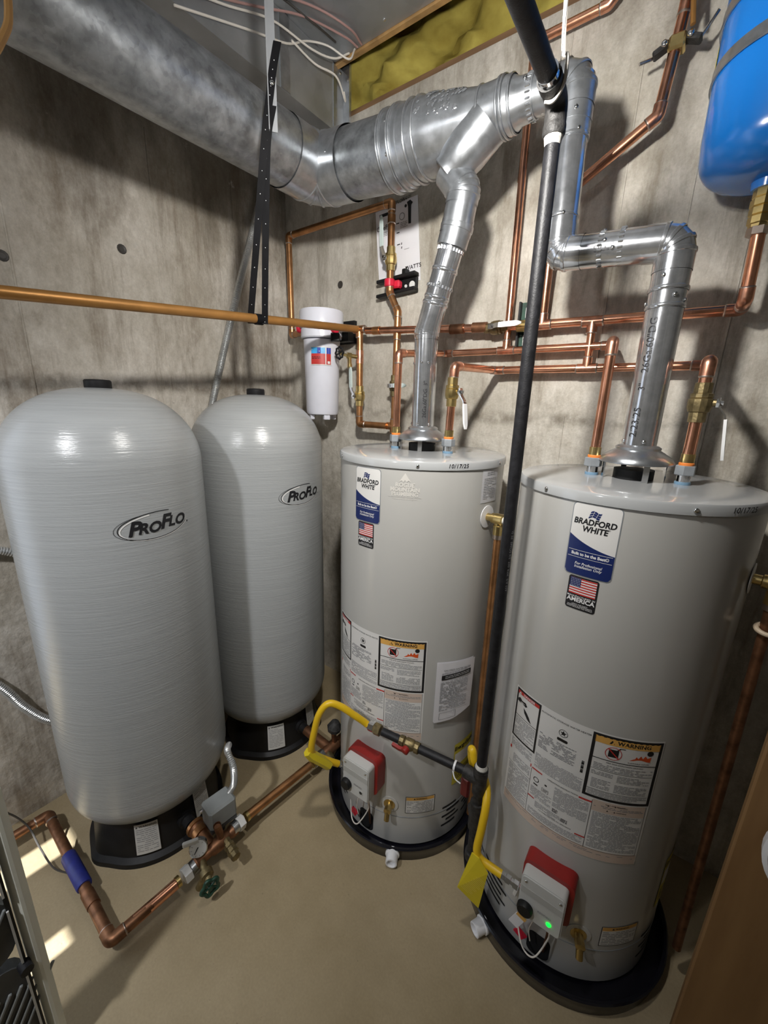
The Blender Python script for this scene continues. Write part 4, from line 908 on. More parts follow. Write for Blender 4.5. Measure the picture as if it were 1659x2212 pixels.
    # knob tag, wires and igniter lead
    if led:
        MB().box(fo+U*(-0.05)+n*0.012+V(0, 0, -0.085), (0.026, 0.002, 0.05), Matrix.Rotation(ph, 3, 'Z') @ Matrix.Rotation(0.35, 3, 'Y')).build('hang_tag', 'paper', t)
        MB().box(fo+U*(-0.04)+n*0.012+V(0, 0, -0.062), (0.026, 0.0025, 0.012), Matrix.Rotation(ph, 3, 'Z') @ Matrix.Rotation(0.35, 3, 'Y')).build('tag_band', 'print_orange', t)
    bo = c+n*(r+0.035)
    MB().tube(spline([bo+U*0.03+V(0, 0, 0.265), bo+U*0.038+V(0, 0, 0.235)+n*0.01, bo+U*0.03+V(0, 0, 0.20), bo+U*0.028+V(0, 0, 0.17), bo+U*0.005+n*0.03+V(0, 0, 0.12), bo-U*0.03+n*0.02+V(0, 0, 0.11), bo-U*0.06-n*0.01+V(0, 0, 0.15)], 8), 0.0022, 8).build('lead_wire', 'wire_white', t)
    MB().tube(spline([bo-U*0.005+V(0, 0, 0.27), bo-U*0.012+V(0, 0, 0.22), bo-U*0.022+V(0, 0, 0.16), bo-U*0.015+V(0, 0, 0.12)], 8), 0.0018, 8).build('lead_wire', 'wire_white', t)
    MB().tube(spline([bo+U*0.02+V(0, 0, 0.27), bo+U*0.025-n*0.01+V(0, 0, 0.18), bo+U*0.02-n*0.03+V(0, 0, 0.07)], 8), 0.004, 8).build('pilot_tube', 'copper_dark', t)
    MB().box(c+U*(-0.075)+n*(r+0.008)+V(0, 0, 0.235), (0.012, 0.01, 0.055), Matrix.Rotation(0.15, 3, 'Y'), 0.003).build('wire_tie', 'white_matte', t)
    MB().box(c+U*(-0.045)+n*(r+0.022)+V(0, 0, 0.10), (0.03, 0.004, 0.028), Matrix.Rotation(0.5, 3, 'Y')).build('red_flag', 'red_clip', t)
    # energy guide sheet at the right side
    a = PR(cylmap(c, r, 78, 0.335), 0.0010); a.rect(-0.045, -0.085, 0.06, 0.10); eg = a.build('energy_sheet', 'energy_yellow', t)
    a = PR(cylmap(c, r, 78, 0.335), 0.0014); a.text('EnergyGuide', 0.008, 0.078, 0.024, 0.2, 0.03, sx=0.85).fine(-0.035, -0.07, 0.05, -0.02, 0.008); a.build('lettering', 'ink', eg)
    a = PR(cylmap(c, r, 78, 0.335), 0.0013); a.rect(-0.04, 0.0, 0.055, 0.055); a.build('white_field', 'label_white', eg)
    # relief valve with discharge pipe
    a_ = 80.0 if extra else 78.0; n = V(math.sin(rad(a_)), -math.cos(rad(a_)), 0); vp = c+n*r+V(0, 0, 1.288 if extra else 1.262)
    MB().lathe([(0.036, 0), (0.036, 0.002), (0.018, 0.003)], vp, n, 28).build('relief_escutcheon', 'white_plastic', t)
    tv = vp+n*0.045
    rv = MB().lathe([(0.012, 0.002), (0.012, 0.018), (0.016, 0.020), (0.016, 0.03), (0.018, 0.032), (0.018, 0.058), (0.015, 0.060)], vp, n, 14).lathe([(0.0165, -0.048), (0.0165, -0.02), (0.014, -0.018), (0.014, 0.0)], tv, (0, 0, 1), 14).build('relief_valve', 'brass', t)
    MB().lathe([(0.012, 0.0), (0.012, 0.006)], vp+n*0.060, n, 14).box(vp+n*0.073+V(0, 0, -0.028), (0.004, 0.012, 0.06), Matrix.Rotation(rad(a_-90), 3, 'Z'), 0.0015).build('test_lever', 'white_matte', rv)
    MB().lathe([(0.0155, -0.062), (0.0155, -0.048)], tv, (0, 0, 1), 14).build('adapter_ring', 'solder', t)
    e_ = tv+V(0, 0, -0.062); MB().cyl(e_, V(e_.x+(0.006 if extra else 0.02), e_.y, 0.12), 0.0112, 16).build('discharge_pipe', 'copper_dark' if not extra else 'copper_aged', t)
    return t
def pan(c, r, label, capphi):
    t = thing('drain_pan', label, 'drain pan', c)
    MB().lathe([(r-0.014, 0.0), (r-0.012, 0.055), (r-0.004, 0.058), (r, 0.054), (r-0.003, 0.050), (r-0.008, 0.0)], c, seg=72, cap0=False, cap1=False).lathe([(r-0.01, 0.001), (r-0.01, 0.005)], c, seg=72).build('pan', 'pan_black', t)
    n = V(math.sin(rad(capphi)), -math.cos(rad(capphi)), 0); p = V(c)+n*(r-0.012)+V(0, 0, 0.030)
    MB().lathe([(0.026, 0.0), (0.026, 0.012), (0.022, 0.014), (0.021, 0.042), (0.017, 0.043), (0.016, 0.03)], p, n, 24).build('drain_adapter', 'white_plastic', t)
    return t
pan((H1C.x, H1C.y-0.016, 0), 0.325, 'black drain pan under the left water heater with white outlet', 27)
pan((H2C.x+0.004, H2C.y-0.028, 0), 0.322, 'black drain pan under the right water heater with white outlet', -29)
h1 = heater((H1C.x, H1C.y, 0), 0.284, 1.466, 1.434, -13.8, 0.886, 'grey water heater with booklet and white mountain sticker, left of the two', 1.506, extra=True, ctrl_phi=2.0)
h2 = heater((H2C.x, H2C.y, 0), 0.277, 1.447, 1.421, -17.4, 0.870, 'grey water heater with green control light, nearest at the right', 1.492, ctrl_phi=0.5, led=True)
# installer sticker, booklet, paper label on the left heater only
f = cylmap((H1C.x, H1C.y), 0.284, 22.0, 1.39)
p = PR(f, 0.0007); p.poly([(-0.019, 0.012), (0.0, 0.040), (0.019, 0.012), (0.010, 0.018), (0.005, 0.013), (0.0, 0.019), (-0.005, 0.013), (-0.010, 0.018)])
p.ring(0, 0.026, 0.0001, 0.0001, 0.00005).text('ROGUE', 0, 0.004, 0.0165, 0, 0.05, 1.05).text('MOUNTAIN', 0, -0.0095, 0.0165, 0, 0.05, 1.0).text('PLUMBING', 0, -0.023, 0.0165, 0, 0.05, 1.02).rect(-0.05, -0.0325, 0.05, -0.0315).text('roguemountainplumbing.com', 0, -0.0365, 0.0066)
p.build('mountain_sticker', 'pale_print', h1)
f = cylmap((H1C.x, H1C.y), 0.284, 80.2, 1.385)
a = PR(f, 0.0008); a.rect(-0.042, -0.050, 0.042, 0.052); L_ = a.build('paper_label', 'paper_grey', h1)
a = PR(f, 0.0012); a.fine(-0.032, -0.038, 0.034, 0.028, 0.0052, 0.4).fine(-0.02, 0.034, 0.022, 0.046, 0.006); a.build('small_print', 'ink_grey', L_)
cc = (H1C.x, H1C.y); fb = lambda u, v, dr=0: cylmap(cc, 0.284, 62, 0.69)(u, v, dr+0.004+0.055*max(0, u+0.02)**1.2+0.02*max(0, v))
bk = thing('manual_pouch', 'plastic pouch with a folded manual stuck on the left heater', 'booklet', fb(0, -0.12))
q = PR(fb, 0.006); corners = lambda u: (-0.118+max(0, u)*0.30, 0.112-0.10*u)
q.cols([-0.068+0.146*i/12 for i in range(13)], lambda u: corners(u)[0], lambda u: corners(u)[1]+0.0)
q2 = PR(fb, 0.0); q2.cols([-0.068+0.146*i/12 for i in range(13)], lambda u: corners(u)[0], lambda u: corners(u)[1]); q.m.add(q2.m.v, q2.m.f)
bo_ = q.build('booklet', 'paper', bk)
PR(fb, 0.0085).rect(-0.052, 0.052, 0.060, 0.070).build('black_bar', 'ink', bo_)
PR(fb, 0.0085).text('GAS FIRED WATER HEATER', 0.006, 0.084, 0.0085, rot=-0.09).build('heading', 'ink', bo_)
PR(fb, 0.0085).frame(-0.052, -0.106, 0.01, -0.080, 0.001).build('box_outline', 'ink', bo_)
q = PR(fb, 0.0085); q.fine(-0.052, 0.071, 0.055, 0.080, 0.005).fine(-0.054, -0.072, 0.052, 0.046, 0.0062, 0.4); q.build('small_print', 'ink_grey', bo_)
q = PR(fb, 0.0095); q.fine(-0.04, 0.055, 0.055, 0.068, 0.006, 0.3); q.build('white_print', 'print_white', bo_)

# ---------------------------------------------------------------- pressure tanks
def tank(c, label):
    c = V(c); t = thing('pressure_tank', label, 'pressure tank', c, 'grey fibreglass pressure tanks')
    R = 0.27; prof = []
    for i in range(12):
        a = math.pi/2*i/11; prof.append((0.13+(R-0.13)*math.sin(a)**0.9, 0.165+0.13*(1-math.cos(a))))
    for i in range(20):
        a = math.pi/2*i/19; prof.append((max(0.02, R*math.cos(a)**0.82), 1.425+0.22*math.sin(a)**1.05))
    MB().lathe(prof, c, seg=80).build('shell', 'fibreglass', t)
    MB().lathe([(0.034, 1.640), (0.036, 1.644), (0.036, 1.664), (0.033, 1.668), (0.02, 1.669)], c, seg=20).build('cap', 'black_plastic', t)
    n = 96; vs = []; rows = ((0.205, 0.215), (0.212, 0.12), (0.220, 0.03), (0.236, 0.018), (0.238, 0.0))
    for rr, z in rows:
        for k in range(n):
            a = 2*math.pi*k/n; lob = (0.014 if z < 0.05 else 0.004)*max(0, math.cos(3*a-0.4))**6; vs.append(c+V((rr+lob)*math.sin(a), -(rr+lob)*math.cos(a), z))
    fs = [(i*n+k, i*n+(k+1) % n, (i+1)*n+(k+1) % n, (i+1)*n+k) for i in range(len(rows)-1) for k in range(n)]
    MB().add(vs, fs).build('stand', 'black_plastic', t)
    f = cylmap(c, 0.216, 56.5, 0.108); ff = lambda u, v, dr=0: cylmap(c, 0.216, 56.5, 0.108)(u, v, dr+0.0035-0.09*v)
    a = PR(ff, 0.001); a.rect(-0.037, -0.062, 0.037, 0.062); w_ = a.build('warning_label', 'label_grey', t)
    a = PR(ff, 0.0016); a.text('WARNING', 0.006, 0.052, 0.011, 0, 0.02, 1.05).poly([(-0.033, 0.048), (-0.026, 0.048), (-0.0295, 0.056)]); a.build('heading', 'ink', w_)
    a = PR(ff, 0.0016); a.fine(-0.032, -0.056, 0.032, 0.044, 0.008, 0.3); a.build('small_print', 'ink_grey', w_)
    fg = lambda u, v, dr=0: cylmap(c, 0.216, 108, 0.128)(u, v, dr+0.0035-0.09*v)
    a = PR(fg, 0.001); a.rect(-0.032, -0.062, 0.032, 0.07); w_ = a.build('data_label', 'label_grey', t)
    a = PR(fg, 0.0016); a.fine(-0.027, -0.03, 0.027, 0.06, 0.008, 0.3); a.build('small_print', 'ink_grey', w_)
    # raised oval badge with the maker's lettering
    fl = cylmap(c, R, 90.5, 1.262)
    a = PR(fl, 0.0012); a.ring(0, 0, 0.101, 0.040, 0.0022, 65, 345, 48, 0.06).ring(-0.010, 0.0, 0.100, 0.038, 0.0012, 110, 260, 40, 0.06); b_ = a.build('badge_ring', 'ink', t)
    a = PR(fl, 0.0010); a.ring(0.002, -0.003, 0.099, 0.039, 0.004, 100, 350, 48, 0.06); a.build('badge_glint', 'label_white', b_)
    a = PR(fl, 0.0018); rot = 0.045
    a.text('P', -0.062, -0.004, 0.058, 0.28, 0.035).text('RO', -0.021, -0.0065, 0.043, 0.28, 0.035, 1.0).text('F', 0.022, 0.003, 0.058, 0.28, 0.035).text('LO', 0.061, 0.0005, 0.043, 0.28, 0.035, 1.0).disc(0.101, -0.012, 0.0025, 8)
    a.build('badge_lettering', 'ink', t)
    # outlet stub at the foot
    st = MB().cyl(c+V(0.17, 0.0, 0.10), c+V(0.255, 0.0, 0.098), 0.022, 16).lathe([(0.026, 0), (0.03, 0.004), (0.03, 0.02), (0.026, 0.022)], c+V(0.205, 0, 0.10), (1, 0, 0), 16).build('outlet_stub', 'black_plastic', t)
    return t
tank((-1.464, 0.513, 0), 'grey fibreglass pressure tank nearest the left edge, with control box at its foot')
tank((-1.463, 1.083, 0), 'grey fibreglass pressure tank in the corner beneath the white filter')

# ---------------------------------------------------------------- floor line with tank tee
t = thing('copper_pipe', 'aged copper pipe lying on the floor in front of both grey tanks', 'pipe', (-1.1, 0.6, 0.0))
run(t, [(-1.715, -0.35, 0.065), (-1.70, 0.215, 0.065), (-1.105, 0.205, 0.055), (-1.085, 0.40, 0.072)], 0.0165, 'copper_dark', 'copper_dark', 1.5)
pipe(t, (-1.104, 0.225, 0.0555), (-1.086, 0.392, 0.0715), 0.0172, 'copper', 'new_pipe')
run(t, [(-1.085, 0.66, 0.085), (-1.06, 0.965, 0.085)], 0.0165, 'copper_aged')
MB().lathe([(0.021, -0.075), (0.0225, -0.07), (0.0225, 0.07), (0.021, 0.075)], (-1.40, 0.21, 0.06), (1, 0, -0.015), 16).build('tape_wrap', 'blue_tape', t)
coupling(t, (-1.27, 0.208, 0.058), (1, 0, 0), 0.0165, 0.028, 'copper_dark')
MB().tube(spline([(-1.42, 0.195, 0.045), (-1.5, 0.17, 0.03), (-1.60, 0.16, 0.05), (-1.68, 0.15, 0.10), (-1.70, 0.10, 0.20), (-1.72, 0.0, 0.3)], 6), 0.003, 6).build('sensor_wire', 'wire_dark', t)
MB().tube(spline([(-1.45, 0.2, 0.04), (-1.55, 0.21, 0.03), (-1.64, 0.21, 0.075)], 6), 0.003, 6).build('sensor_wire', 'wire_dark', t)
m_ = thing('tank_tee', 'tarnished brass tank tee with pressure gauge and green drain handle', 'fitting', (-1.085, 0.53, 0.0))
for y, d in ((0.415, 1), (0.645, -1)):
    o = V(-1.0855, y, 0.074 if d > 0 else 0.084)
    MB().lathe([(0.0185, -0.012), (0.0185, 0.0)], o-V(0, 0.012*d, 0), (0, d, 0), 14).build('adapter', 'brass', m_)
    MB().lathe([(0.026, 0.0), (0.027, 0.002), (0.027, 0.022), (0.026, 0.024)], o, (0, d, 0.05), 6, ph=0.3).build('union_nut', 'label_white', m_, sharp=20)
    MB().lathe([(0.023, 0.026), (0.023, 0.046)], o, (0, d, 0.05), 14).build('collar', 'zinc', m_)
MB().lathe([(0.021, 0.455), (0.023, 0.46), (0.018, 0.47), (0.017, 0.51), (0.023, 0.52), (0.026, 0.545), (0.023, 0.57), (0.018, 0.585), (0.023, 0.595), (0.023, 0.612)], (-1.0855, 0, 0.079), (0, 1, 0), 18).lathe([(0.028, 0), (0.028, 0.02), (0.023, 0.03), (0.022, 0.10)], (-1.195, 0.52, 0.095), (1, 0, -0.13), 18).build('body', 'copper_dark', m_)
MB().lathe([(0.033, 0), (0.033, 0.012), (0.027, 0.013), (0.027, 0.035), (0.030, 0.036), (0.030, 0.05)], (-1.20, 0.52, 0.096), (1, 0, -0.1), 18).build('tank_union', 'copper_aged', m_)
gp = V(-1.095, 0.478, 0.125); gn = V(0.78, -0.5, 0.42).normalized()
MB().cyl((-1.0855, 0.478, 0.085), gp-gn*0.01, 0.007, 10).build('gauge_stem', 'brass_dull', m_)
gg = MB().lathe([(0.026, -0.016), (0.030, -0.012), (0.030, 0.004), (0.027, 0.006)], gp, gn, 28).build('gauge_case', 'chrome', m_)
MB().lathe([(0.0268, 0.0062), (0.0268, 0.007)], gp, gn, 28).build('gauge_face', 'glass_face', gg)
gx, gy = perp(gn); fgm = planemap(gp+gn*0.0072, gx, gy) if gx.cross(gy).dot(gn) > 0 else planemap(gp+gn*0.0072, gy, gx)
a = PR(fgm, 0.0006); a.poly([(-0.002, -0.006), (0.002, -0.006), (0.0135, 0.013), (0.0115, 0.0145)])
for i in range(9):
    b_ = rad(-130+i*32.5); a.poly([(0.019*math.cos(b_), 0.019*math.sin(b_)), (0.024*math.cos(b_), 0.024*math.sin(b_)), (0.024*math.cos(b_+0.05), 0.024*math.sin(b_+0.05)), (0.019*math.cos(b_+0.05), 0.019*math.sin(b_+0.05))])
a.build('gauge_marks', 'ink', gg)
MB().box((-1.112, 0.462, 0.152), (0.012, 0.05, 0.018), Matrix.Rotation(-0.5, 3, 'Z'), 0.003).build('gauge_sticker', 'label_grey', m_)
MB().tube([(-1.0855, 0.555, 0.09), (-1.08, 0.55, 0.125), (-1.085, 0.545, 0.165)], [0.010, 0.012, 0.0135], 16, caps=False).lathe([(0.0105, 0), (0.0105, 0.001)], (-1.0845, 0.5455, 0.158), (0, 0, 1), 14).build('open_port', 'copper_dark', m_)
MB().lathe([(0.014, 0), (0.014, 0.02), (0.019, 0.022), (0.019, 0.034), (0.0165, 0.036), (0.0165, 0.044), (0.019, 0.046), (0.019, 0.056), (0.0165, 0.058), (0.0165, 0.075), (0.012, 0.078)], (-1.07, 0.565, 0.085), (0.93, -0.12, -0.06), 8).build('relief_plug', 'brass_dull', m_)
db = MB().lathe([(0.013, 0), (0.013, 0.03), (0.021, 0.035), (0.021, 0.055), (0.012, 0.06), (0.010, 0.075)], (-1.075, 0.475, 0.08), (0.97, -0.2, -0.08), 12).cyl((-1.03, 0.462, 0.075), (-1.04, 0.44, 0.035), 0.012, 12).build('drain_cock', 'brass_dull', m_)
cc = V(-0.985, 0.452, 0.078); n = V(0.97, -0.2, 0.1).normalized(); x, y = perp(n); rim = []
for i in range(40):
    a_ = 2*math.pi*i/40; rr = 0.026+0.0035*math.cos(5*a_); rim.append(cc+(x*math.cos(a_)+y*math.sin(a_))*rr)
hw = MB().tube(rim, 0.0055, 8, closed=True).cyl(cc-n*0.012, cc+n*0.007, 0.008, 10)
for i in range(5):
    a_ = 2*math.pi*i/5; hw.cyl(cc, cc+(x*math.cos(a_)+y*math.sin(a_))*0.026, 0.004, 6)
hw.build('drain_handle', 'green_valve', db)
# pressure switch box on its conduit
bx = thing('pressure_switch', 'grey plastic pressure switch box beside the tank tee', 'switch box', (-1.13, 0.585, 0.10))
MB().box((-1.135, 0.585, 0.165), (0.075, 0.10, 0.085), Matrix.Rotation(-0.1, 3, 'Z'), 0.008).build('cover', 'grey_box', bx)
MB().box((-1.135, 0.585, 0.118), (0.07, 0.095, 0.014), Matrix.Rotation(-0.1, 3, 'Z')).cyl((-1.12, 0.58, 0.085), (-1.12, 0.58, 0.12), 0.012, 10).build('base_plate', 'dark_grey', bx)
MB().lathe([(0.008, 0), (0.007, 0.008)], (-1.15, 0.528, 0.195), (0, -1, 0.2), 10).build('terminal', 'chrome', bx)
tag(flex([(-1.325, 0.752, 0.20), (-1.245, 0.705, 0.285), (-1.168, 0.655, 0.345), (-1.127, 0.648, 0.31), (-1.125, 0.645, 0.235), (-1.133, 0.625, 0.195)], 0.0125).build('flexible_conduit', 'flex_steel', None, 60), 'ribbed steel conduit curving down into the grey switch box', 'conduit')
tag(flex([(-1.80, 1.44, 2.62), (-1.797, 1.408, 2.518), (-1.795, 1.243, 2.069), (-1.795, 1.093, 1.626), (-1.79, 1.03, 1.40)], 0.0175, 0.0075).build('flexible_conduit', 'flex_steel', None, 60), 'ribbed steel conduit slanting down the left wall behind the corner tank', 'conduit')
tag(flex([(-1.79, 0.02, 1.19), (-1.79, 0.20, 1.13), (-1.79, 0.27, 1.104), (-1.79, 0.33, 1.075), (-1.80, 0.45, 1.06)], 0.0155, 0.0075).build('flexible_conduit', 'flex_steel', None, 60), 'short stretch of ribbed conduit level with the tank middle at the left edge', 'conduit')
tag(flex([(-1.79, 0.08, 0.80), (-1.79, 0.16, 0.66), (-1.79, 0.20, 0.58), (-1.79, 0.235, 0.49), (-1.79, 0.30, 0.385), (-1.78, 0.42, 0.30)], 0.0155, 0.0075).build('flexible_conduit', 'flex_steel', None, 60), 'ribbed steel conduit drooping low behind the nearest grey tank', 'conduit')

# connection of the corner tank near the left heater
t = thing('tank_tee', 'dark iron and copper tee on the floor behind the yellow gas hose', 'fitting', (-1.04, 1.08, 0))
o = V(-1.058, 0.975, 0.085)
MB().lathe([(0.0185, 0.0), (0.0185, 0.014)], o, (0, 1, 0), 14).build('adapter', 'brass', t)
MB().lathe([(0.026, 0.012), (0.027, 0.014), (0.027, 0.036), (0.026, 0.038)], o, (0, 1, 0), 6).build('union_nut', 'zinc', t, sharp=20)
MB().lathe([(0.023, 0.038), (0.023, 0.07)], o, (0, 1, 0), 14).build('collar', 'zinc', t)
MB().lathe([(0.022, 0), (0.026, 0.03), (0.026, 0.08), (0.021, 0.085), (0.021, 0.16)], (-1.055, 1.045, 0.085), (0.06, 1, 0.05), 16).cyl((-1.05, 1.08, 0.09), (-1.21, 1.083, 0.098), 0.022, 16).cyl((-1.05, 1.11, 0.09), (-1.045, 1.10, 0.21), 0.012, 10).build('body', 'copper_dark', t)
MB().lathe([(0.015, 0), (0.03, 0.012), (0.034, 0.03), (0.02, 0.055), (0.012, 0.06)], (-1.045, 1.10, 0.17), (0.1, 0.1, 1), 9).build('check_valve', 'black_iron_rough', t)
MB().lathe([(0.018, 0), (0.018, 0.04), (0.013, 0.045)], (-1.045, 1.06, 0.085), (0.9, -0.35, -0.1), 12).build('plug', 'brass_dull', t)
# ---------------------------------------------------------------- gas line
RG = 0.0148; GX, GY = -0.307, 0.952
t = thing('gas_pipe', 'black iron gas pipe running down between the two water heaters', 'gas pipe', (GX, GY, 0.3))
MB().cyl((GX, GY, 0.585), (GX, GY, 2.145), RG, 20).build('riser', 'black_iron', t)
MB().lathe([(0.0195, 0.0), (0.0215, 0.004), (0.0215, 0.018), (0.019, 0.022), (0.019, 0.05)], (GX, GY, 2.135), (0, 0, 1), 18).tube(fillet([(GX, GY, 2.15), (GX, GY, 2.192), (GX+0.003, GY-0.06, 2.192)], 0.03, 6), 0.0205, 18).lathe([(0.0215, 0), (0.0215, 0.02)], (GX+0.002, GY-0.05, 2.192), (0.05, -1, 0), 18).build('elbow', 'black_iron_rough', t)
MB().lathe([(0.0152, 0), (0.018, 0.0), (0.0165, 0.008), (0.0152, 0.016)], (GX, GY, 2.136), (0, 0, -1), 14).build('joint_compound', 'dope', t)
MB().lathe([(0.0155, 0), (0.0185, 0.0), (0.0155, 0.012)], (GX, GY, 0.592), (0, 0, 1), 14).build('joint_compound', 'dope', t)
MB().cyl((GX+0.002, GY-0.05, 2.192), (GX+0.05, -1.6, 2.20), 0.0168, 20).build('overhead_run', 'black_iron', t)
MB().lathe([(0.0168, -0.012), (0.0215, -0.012), (0.0215, 0.0), (0.0215, 0.012), (0.0168, 0.012)], (GX, GY, 0.572), (0, 0, 1), 18).cyl((GX, GY, 0.592), (GX, GY, 0.50), 0.0205, 18).cyl((GX, GY, 0.546), (GX-0.05, GY, 0.548), 0.0205, 18).build('tee', 'black_iron_rough', t)
MB().cyl((GX, GY, 0.51), (GX, GY, 0.45), RG, 16).lathe([(0.021, 0.36), (0.0215, 0.365), (0.0215, 0.455), (0.021, 0.46)], (GX, GY, 0), (0, 0, 1), 18).cyl((GX, GY, 0.40), (GX-0.02, GY+0.03, 0.40), 0.02, 16).cyl((GX, GY, 0.37), (GX, GY, 0.25), RG, 16).lathe([(0.02, 0), (0.021, 0.004), (0.021, 0.03), (0.019, 0.032)], (GX, GY, 0.232), (0, 0, 1), 16).build('drip_leg', 'black_iron_rough', t)
ax = V(-0.69, 0.909, 0.55)-V(GX-0.045, GY, 0.548); L = ax.length; ax.normalize(); a0 = V(GX-0.045, GY, 0.548)
MB().cyl(a0, a0+ax*L*0.52, 0.0135, 18).build('branch', 'black_iron', t)
vb = a0+ax*L*0.56
MB().lathe([(0.0165, -0.035), (0.018, -0.033), (0.018, -0.02), (0.0145, -0.018), (0.019, -0.01), (0.019, 0.012), (0.0145, 0.018), (0.018, 0.02), (0.018, 0.034), (0.016, 0.036)], vb, ax, 10).build('shutoff_valve', 'brass_dull', t)
MB().cyl(a0+ax*(L*0.56+0.03), a0+ax*(L*0.86), 0.0135, 18).build('branch', 'black_iron', t)
n = V(-0.1, -0.85, -0.3).normalized()
rh = MB().lathe([(0.010, 0.010), (0.013, 0.016), (0.013, 0.03), (0.010, 0.032)], vb, n, 14)
strip_mb(rh, [vb+n*0.024, vb+n*0.026+ax*0.02, vb+n*0.026+ax*0.045+V(0, 0, 0.004)], ax.cross(n), [0.018, 0.014, 0.014], 0.010); rh.build('shutoff_handle', 'red_plastic', t)
un = a0+ax*L*0.88
MB().lathe([(0.019, 0), (0.02, 0.002), (0.02, 0.022), (0.019, 0.024)], un, ax, 6).build('flare_nut', 'brass_dull', t, sharp=20)
MB().lathe([(0.015, 0.024), (0.017, 0.026), (0.017, 0.045), (0.011, 0.047), (0.011, 0.056)], un, ax, 6).build('flare_nut', 'chrome', t, sharp=20)
zt = a0+ax*0.035
MB().lathe([(0.0142, -0.003), (0.0165, -0.003), (0.0165, 0.003), (0.0142, 0.003)], zt, ax, 18).build('zip_tie', 'white_plastic', t)
MB().tube(spline([zt+V(0, -0.014, -0.008), zt+V(0.012, -0.022, -0.022), zt+V(0.03, -0.02, -0.03)], 5), 0.002, 6).build('zip_tie_tail', 'white_plastic', t)
MB().box((GX-0.055, GY+0.035, 0.45), (0.03, 0.02, 0.075), None, 0.006).build('valve_lever', 'red_dark', t)
# stencil on the riser
f = lambda u, v, dr=0: V(GX+(RG+dr)*math.sin(1.15-v/RG), GY-(RG+dr)*math.cos(1.15-v/RG), 1.25+u)
p = PR(f, 0.0005); p.text('A53 A/B  MTR 007  3/4 SCH40  PE 5L', 0, 0, 0.0095, space=1.1); p.build('stencil', 'ink_grey', t)
# hanger strap at the overhead elbow
t = thing('hanger_strap', 'perforated metal strap and white cord holding up the overhead gas pipe', 'strap', (GX, 0.9, 2.2))
sp = V(GX+0.004, GY-0.075, 2.192)
MB().lathe([(0.0172, -0.009), (0.0182, -0.009), (0.0182, 0.009), (0.0172, 0.009)], sp, (0.03, -1, 0), 24).build('loop', 'galv_new', t)
for a_ in (200, 255, 310): 
    nn = V(math.cos(rad(a_)), 0, math.sin(rad(a_))); MB().lathe([(0.0035, 0), (0.0035, 0.0006)], sp+nn*0.0183, nn, 8).build('hole', 'dark_hole', t)
strip_mb(MB(), [sp+V(0.018, 0, 0.0), sp+V(0.019, 0.0, 0.15), sp+V(0.012, 0.02, 0.32), sp+V(0.012, 0.02, 0.76)], (0.3, -1, 0), 0.010, 0.001).build('band', 'galv_new', t)
MB().tube(spline([sp+V(-0.012, 0.03, -0.02), sp+V(0.004, 0.028, -0.024), sp+V(0.02, 0.025, -0.005), sp+V(0.022, 0.02, 0.03), sp+V(0.012, 0.02, 0.06), sp+V(0.0, 0.02, 0.3), sp+V(-0.02, 0.02, 0.76)], 6), 0.0035, 6).build('cord', 'wire_white', t)

# yellow gas hoses
t = thing('gas_hose', 'yellow coated gas hose arching over to the left heater control', 'gas hose', (-0.69, 0.909, 0.55))
hp = spline([(-0.703, 0.907, 0.5505), (-0.713, 0.90, 0.562), (-0.735, 0.88, 0.588), (-0.775, 0.85, 0.625), (-0.805, 0.822, 0.638), (-0.826, 0.80, 0.60), (-0.838, 0.787, 0.53), (-0.846, 0.779, 0.455), (-0.843, 0.80, 0.415), (-0.82, 0.838, 0.375), (-0.803, 0.868, 0.348)], 8)
MB().tube(hp, 0.0118, 16).build('hose', 'yellow', t)
e_ = hp[-1]; d_ = (V(-0.79, 0.905, 0.33)-e_).normalized()
MB().lathe([(0.010, -0.004), (0.010, 0.01), (0.0135, 0.011), (0.0135, 0.026), (0.010, 0.028), (0.010, 0.05)], e_, d_, 6).build('flare_nut', 'chrome', t, sharp=20)
MB().tube([(-0.853, 0.768, 0.452), (-0.846, 0.779, 0.432), (-0.818, 0.828, 0.372), (-0.814, 0.834, 0.362)], [0.0165, 0.0178, 0.0178, 0.0165], 6).build('warning_tag', 'yellow_tag', t, sharp=20)
t = thing('gas_hose', 'yellow coated gas hose with hanging yellow tag feeding the right heater control', 'gas hose', (-0.34, 0.97, 0.6))
hp = spline([(-0.322, 0.985, 0.50), (-0.348, 0.985, 0.56), (-0.352, 0.979, 0.605), (-0.345, 0.972, 0.61), (-0.335, 0.968, 0.58), (-0.315, 0.985, 0.54), (-0.288, 0.965, 0.515), (-0.275, 0.935, 0.48), (-0.274, 0.915, 0.417), (-0.276, 0.902, 0.35), (-0.262, 0.90, 0.328), (-0.232, 0.902, 0.322), (-0.198, 0.904, 0.320)], 8)
MB().tube(hp, 0.0118, 16).build('hose', 'yellow', t)
e_ = hp[-1]; d_ = V(1, 0.02, -0.06).normalized()
MB().lathe([(0.010, -0.004), (0.010, 0.012), (0.0125, 0.013), (0.0125, 0.026), (0.009, 0.027), (0.009, 0.034), (0.0125, 0.035), (0.0125, 0.048), (0.009, 0.05), (0.009, 0.06)], e_, d_, 6).build('flare_nut', 'chrome', t, sharp=20)
vs = [V(-0.286, 0.888, 0.345), V(-0.262, 0.886, 0.345), V(-0.232, 0.886, 0.312), V(-0.246, 0.884, 0.16), V(-0.312, 0.868, 0.205)]
tg = MB().add([p for p in vs]+[p+V(0, 0.003, 0) for p in vs], [(0, 1, 2, 3, 4), (9, 8, 7, 6, 5)]+[(i, i+5, (i+1) % 5+5, (i+1) % 5) for i in range(5)]).build('warning_tag', 'yellow_tag', t)
U = (V(-0.246, 0.884, 0.16)-V(-0.312, 0.868, 0.205)).normalized(); W = V(0.55, 0.15, 0.83).normalized()
